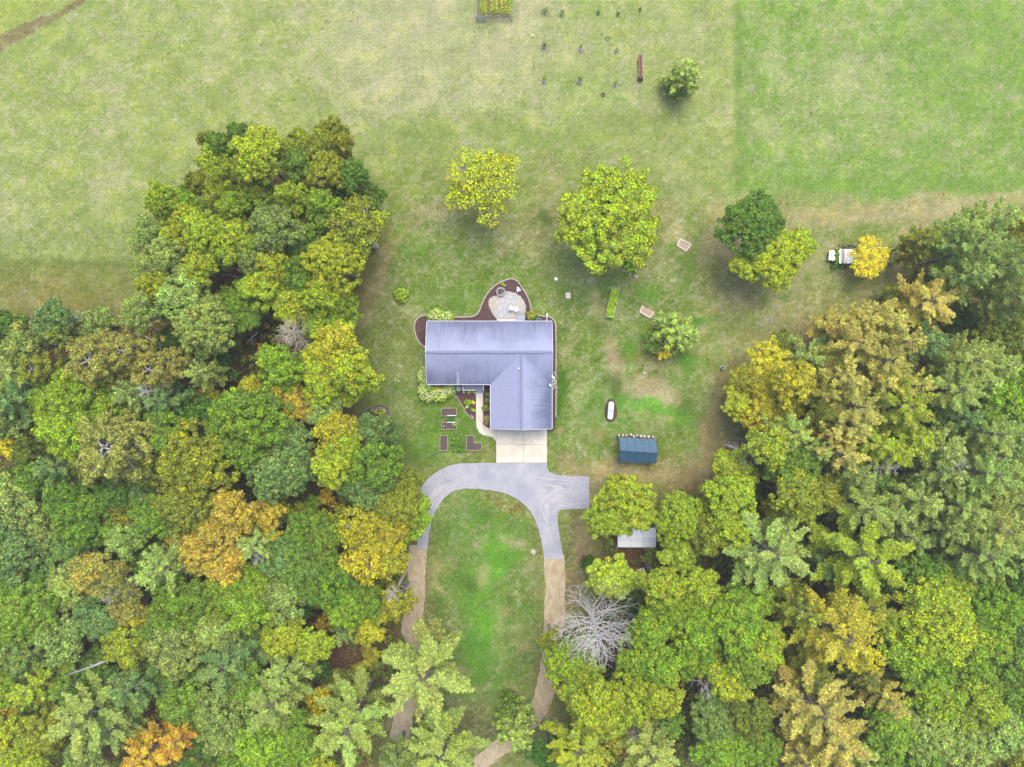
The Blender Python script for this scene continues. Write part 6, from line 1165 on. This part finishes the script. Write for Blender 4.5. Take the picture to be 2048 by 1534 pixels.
# fallen and leaning trunks
def log(label, a, b, z0, z1, r_=.14, m='palebark'):
    A_ = (*P(*a, z0), z0); B_ = (*P(*b, z1), z1); mid = tuple((A_[i]+B_[i])/2+random.uniform(-.12, .12) for i in range(3))
    t = thing('fallen_trunk', label, 'fallen trunk', (0, 0, 0), 0, 'fallen and leaning trunks'); MB().tube([A_, mid, B_], [r_, r_*.8, r_*.4], 7).build('trunk', M[m], t, True); 
    for k in range(4): u = .35+.15*k; p = Vector(A_)+(Vector(B_)-Vector(A_))*u; q2 = p+Vector((random.uniform(-.8, .8), random.uniform(-.8, .8), random.uniform(.1, .5))); MB().tube([p, q2], [r_*.3, .01], 4, False).build('limb', M[m], t)
log('long grey trunk leaning through the lower left woods', (238, 1310), (130, 1352), 8, 12.5, .16)
log('short grey leaning trunk right of the long one in the lower left woods', (246, 1345), (224, 1362), 7, 11, .12)
log('grey trunk lying in the dark gap inside the upper left grove', (445, 532), (495, 540), 4, 4.5, .13)
log('second grey trunk below it in the dark gap of the grove', (440, 548), (492, 556), 3.5, 4, .11)
log('pale leaning trunk in the middle of the upper left grove', (558, 388), (522, 345), 5, 11, .2)
log('bare pale trunk lying at the upper edge of the left woods', (330, 690), (240, 655), 3, 5, .12)
log('second bare trunk lying just left of it in the left woods', (316, 668), (275, 628), 3, 10, .13)
log('thin pale trunk beside the small bare tree', (515, 665), (493, 688), 3, 5, .11)
log('short pale trunk above the small bare tree', (462, 638), (504, 638), 3.5, 4, .12)
log('pale leaning trunk below the golden tan corner tree', (1925, 605), (1968, 605), 3, 5, .14)
log('pale trunk at the upper right corner of the woods, leaning outward', (1880, 497), (1925, 480), 9, 12, .12)
log('bare pale branch lying between pines at the right edge', (1965, 916), (2030, 920), 10, 13, .1)
log('grey branch reaching left over the dry grass at the wood edge', (1500, 905), (1448, 888), 6, 6.5, .1)
log('pale fallen stick at the lower edge of the left track trees', (700, 800), (690, 775), 1, 2.5, .07)

# ---------------------------------------------------------------- thin moist air between the high camera and the land
hzb = MB().box(-2400, 2400, -2400, 2400, -1, CAMH+4)
hm = bpy.data.materials.new('haze'); hm.use_nodes = True; hn = hm.node_tree.nodes; hn.remove(hn['Principled BSDF']); pv = hn.new('ShaderNodeVolumePrincipled'); pv.inputs['Density'].default_value = .00055; pv.inputs['Color'].default_value = (.93, .95, .97, 1); pv.inputs['Anisotropy'].default_value = .2
hm.node_tree.links.new(pv.outputs[0], hn['Material Output'].inputs['Volume']); hz_ = hzb.build('haze', hm); hz_['kind'] = 'stuff'

# ---------------------------------------------------------------- undergrowth, fallen leaves, tufts (nobody could count these)
def region_points(poly, n_, box):
    out = []; 
    while len(out) < n_:
        x = rng.uniform(box[0], box[1], 4000); y = rng.uniform(box[2], box[3], 4000); k = inside(x, y, poly); out += list(zip(x[k], y[k]))
    return np.array(out[:n_])
def coloured_cards(name, pos, nrm, a, b, cols, label=None):
    co_, q_ = leaf_cards(pos, nrm, a, b); me = quads_mesh(name, co_, q_)
    at_ = me.color_attributes.new('tint', 'FLOAT_COLOR', 'POINT'); c4 = np.concatenate([np.repeat(cols, 4, 0), np.ones((4*len(cols), 1))], 1).astype(np.float32); at_.data.foreach_set('color', c4.ravel())
    o = link(name, me, M['mixleaf']); o['kind'] = 'stuff'
    if label: o['label'] = label
    return o
pts = np.concatenate([region_points(WOOD_W, 9500, (-60, 860, 320, 1600)), region_points(WOOD_E, 9500, (1060, 2110, 430, 1600))])
keep = np.ones(len(pts), bool)
for (x, y, r_) in ((640, 900, 34), (660, 960, 40), (700, 1310, 44), (620, 680, 40), (455, 772, 20), (440, 725, 14), (1274, 1142, 22), (1258, 1195, 18), (1430, 1170, 24), (590, 700, 34), (470, 545, 26)): keep &= np.hypot(pts[:, 0]-x, pts[:, 1]-y) > r_*rng.uniform(.8, 1.1, len(pts))
keep &= ~inside(pts[:, 0], pts[:, 1], [(1225, 1045), (1320, 1045), (1320, 1120), (1225, 1120)])
pts = pts[keep]; n_ = len(pts)
hz = rng.choice([.5, 1.4, 2.8, 4.5], n_, p=[.36, .26, .22, .16])*rng.uniform(.7, 1.3, n_); cx = (pts[:, 0]-1024)/PXM; cy = (767-pts[:, 1])/PXM
low = np.sin(cx*.23+1)+np.sin(cy*.27)+np.sin(cx*.11-cy*.13)
names = np.array(['ug', 'dg', 'mg', 'do', 'ol', 'gy', 'or', 'bg']); pc = np.array([lc(k, 1.15) for k in names]); ch = np.where(low > 1.1, rng.choice(8, n_, p=[.2, .2, .1, .2, .1, .12, .06, .02]), rng.choice(8, n_, p=[.35, .3, .13, .12, .04, .02, .01, .03]))
per = 22; i = np.repeat(np.arange(n_), per); k = len(i); dd = sphere_dirs(k, -.2); rr = rng.uniform(.3, .62, n_)[i]
pos = np.stack([cx[i], cy[i], hz[i]*.75], -1)+dd*rr[:, None]*rng.uniform(.5, 1.1, k)[:, None]; pos[:, 2] = np.maximum(pos[:, 2], .05)
coloured_cards('undergrowth', pos, dd+rng.normal(size=(k, 3))*.5+np.array([0, 0, .6]), rng.uniform(.08, .18, k), rng.uniform(.05, .1, k), pc[ch][i]*rng.uniform(.6, 1.25, (k, 1)), 'mixed shrubs and saplings covering the woodland floor')
# fallen leaves
fl = []
for (x, y, sx_, sy_, n2) in ((700, 640, 60, 60, 500), (760, 800, 60, 80, 500), (640, 930, 40, 60, 900), (700, 1310, 45, 50, 900), (960, 1340, 70, 90, 130), (880, 1250, 60, 120, 90), (1180, 1100, 40, 90, 900), (1110, 1440, 40, 50, 700), (1220, 540, 90, 30, 300), (1210, 440, 130, 110, 500), (970, 420, 80, 60, 300), (870, 1000, 60, 60, 150), (1540, 560, 90, 40, 350), (1750, 540, 60, 40, 300), (1450, 860, 60, 120, 500), (1320, 940, 110, 40, 400), (900, 1150, 60, 100, 90), (760, 700, 60, 60, 260), (1322, 715, 40, 30, 160)):
    fl.append(np.stack([rng.normal(x, sx_*.6, n2), rng.normal(y, sy_*.6, n2)], -1))
fl = np.concatenate(fl); ok = ~inside(fl[:, 0], fl[:, 1], [(850, 555), (1115, 555), (1115, 865), (850, 865)]); fl = fl[ok]; n_ = len(fl)
pos = np.stack([(fl[:, 0]-1024)/PXM, (767-fl[:, 1])/PXM, np.full(n_, .07)], -1); lcz = np.array([srgb(226, 208, 120, .55), srgb(206, 170, 90, .55), srgb(170, 130, 100, .55), srgb(214, 200, 170, .55), srgb(196, 200, 80, .5)])
coloured_cards('fallen_leaves', pos, rng.normal(size=(n_, 3))*.25+np.array([0, 0, 1]), rng.uniform(.04, .085, n_), rng.uniform(.02, .05, n_), lcz[rng.integers(0, 5, n_)], 'yellow and tan leaves scattered over lawn and woodland edge')
# weeds and tufts in the lawn
box = (0, 2048, 0, 1534); n0 = 26000; tx = rng.uniform(-40, 2090, n0); ty = rng.uniform(-40, 1570, n0)
bad = inside(tx, ty, WOOD_W) | inside(tx, ty, WOOD_E) | inside(tx, ty, ASPH) | inside(tx, ty, [(825, 550), (1116, 550), (1116, 930), (870, 930), (825, 700)]) | inside(tx, ty, [(945, -50), (1035, -50), (1035, 45), (945, 45)])
for pl in (DIRT_L, DIRT_R): bad |= inside((tx-1024)/PXM, (767-ty)/PXM, pl)
bad |= (np.sin(tx*.021+np.sin(ty*.017)*2)+np.sin(ty*.027+np.sin(tx*.013)*2)+rng.normal(size=n0)*.5) < .35
bad |= (ty < 400) & (rng.random(n0) < .6)
tx, ty = tx[~bad], ty[~bad]; n_ = len(tx); per = 5; i = np.repeat(np.arange(n_), per); k = len(i)
gi = np.clip(((tx-1024)/PXM-gx[0])/STEP, 0, len(gx)-1).astype(int); gj = np.clip(((767-ty)/PXM-gy[0])/STEP, 0, len(gy)-1).astype(int); bc = col[gj, gi]
tone = rng.choice([.88, .97, 1.15], n_, p=[.4, .3, .3]); straw = rng.random(n_) < .3; bc = np.where(straw[:, None], bc*.4+gc(200, 190, 150)*.7, bc*tone[:, None]*np.array([.92, 1.05, .8]))
pos = np.stack([((tx-1024)/PXM)[i], ((767-ty)/PXM)[i], np.full(k, .05)], -1)+rng.normal(size=(k, 3))*np.array([.1, .1, .02]); pos[:, 2] = np.abs(pos[:, 2])+.02
coloured_cards('grass_tufts', pos, rng.normal(size=(k, 3))*.8+np.array([0, 0, .8]), rng.uniform(.05, .13, k), rng.uniform(.02, .05, k), bc[i]*rng.uniform(.85, 1.15, (k, 1)), 'taller grass tufts and weeds scattered through the lawns')
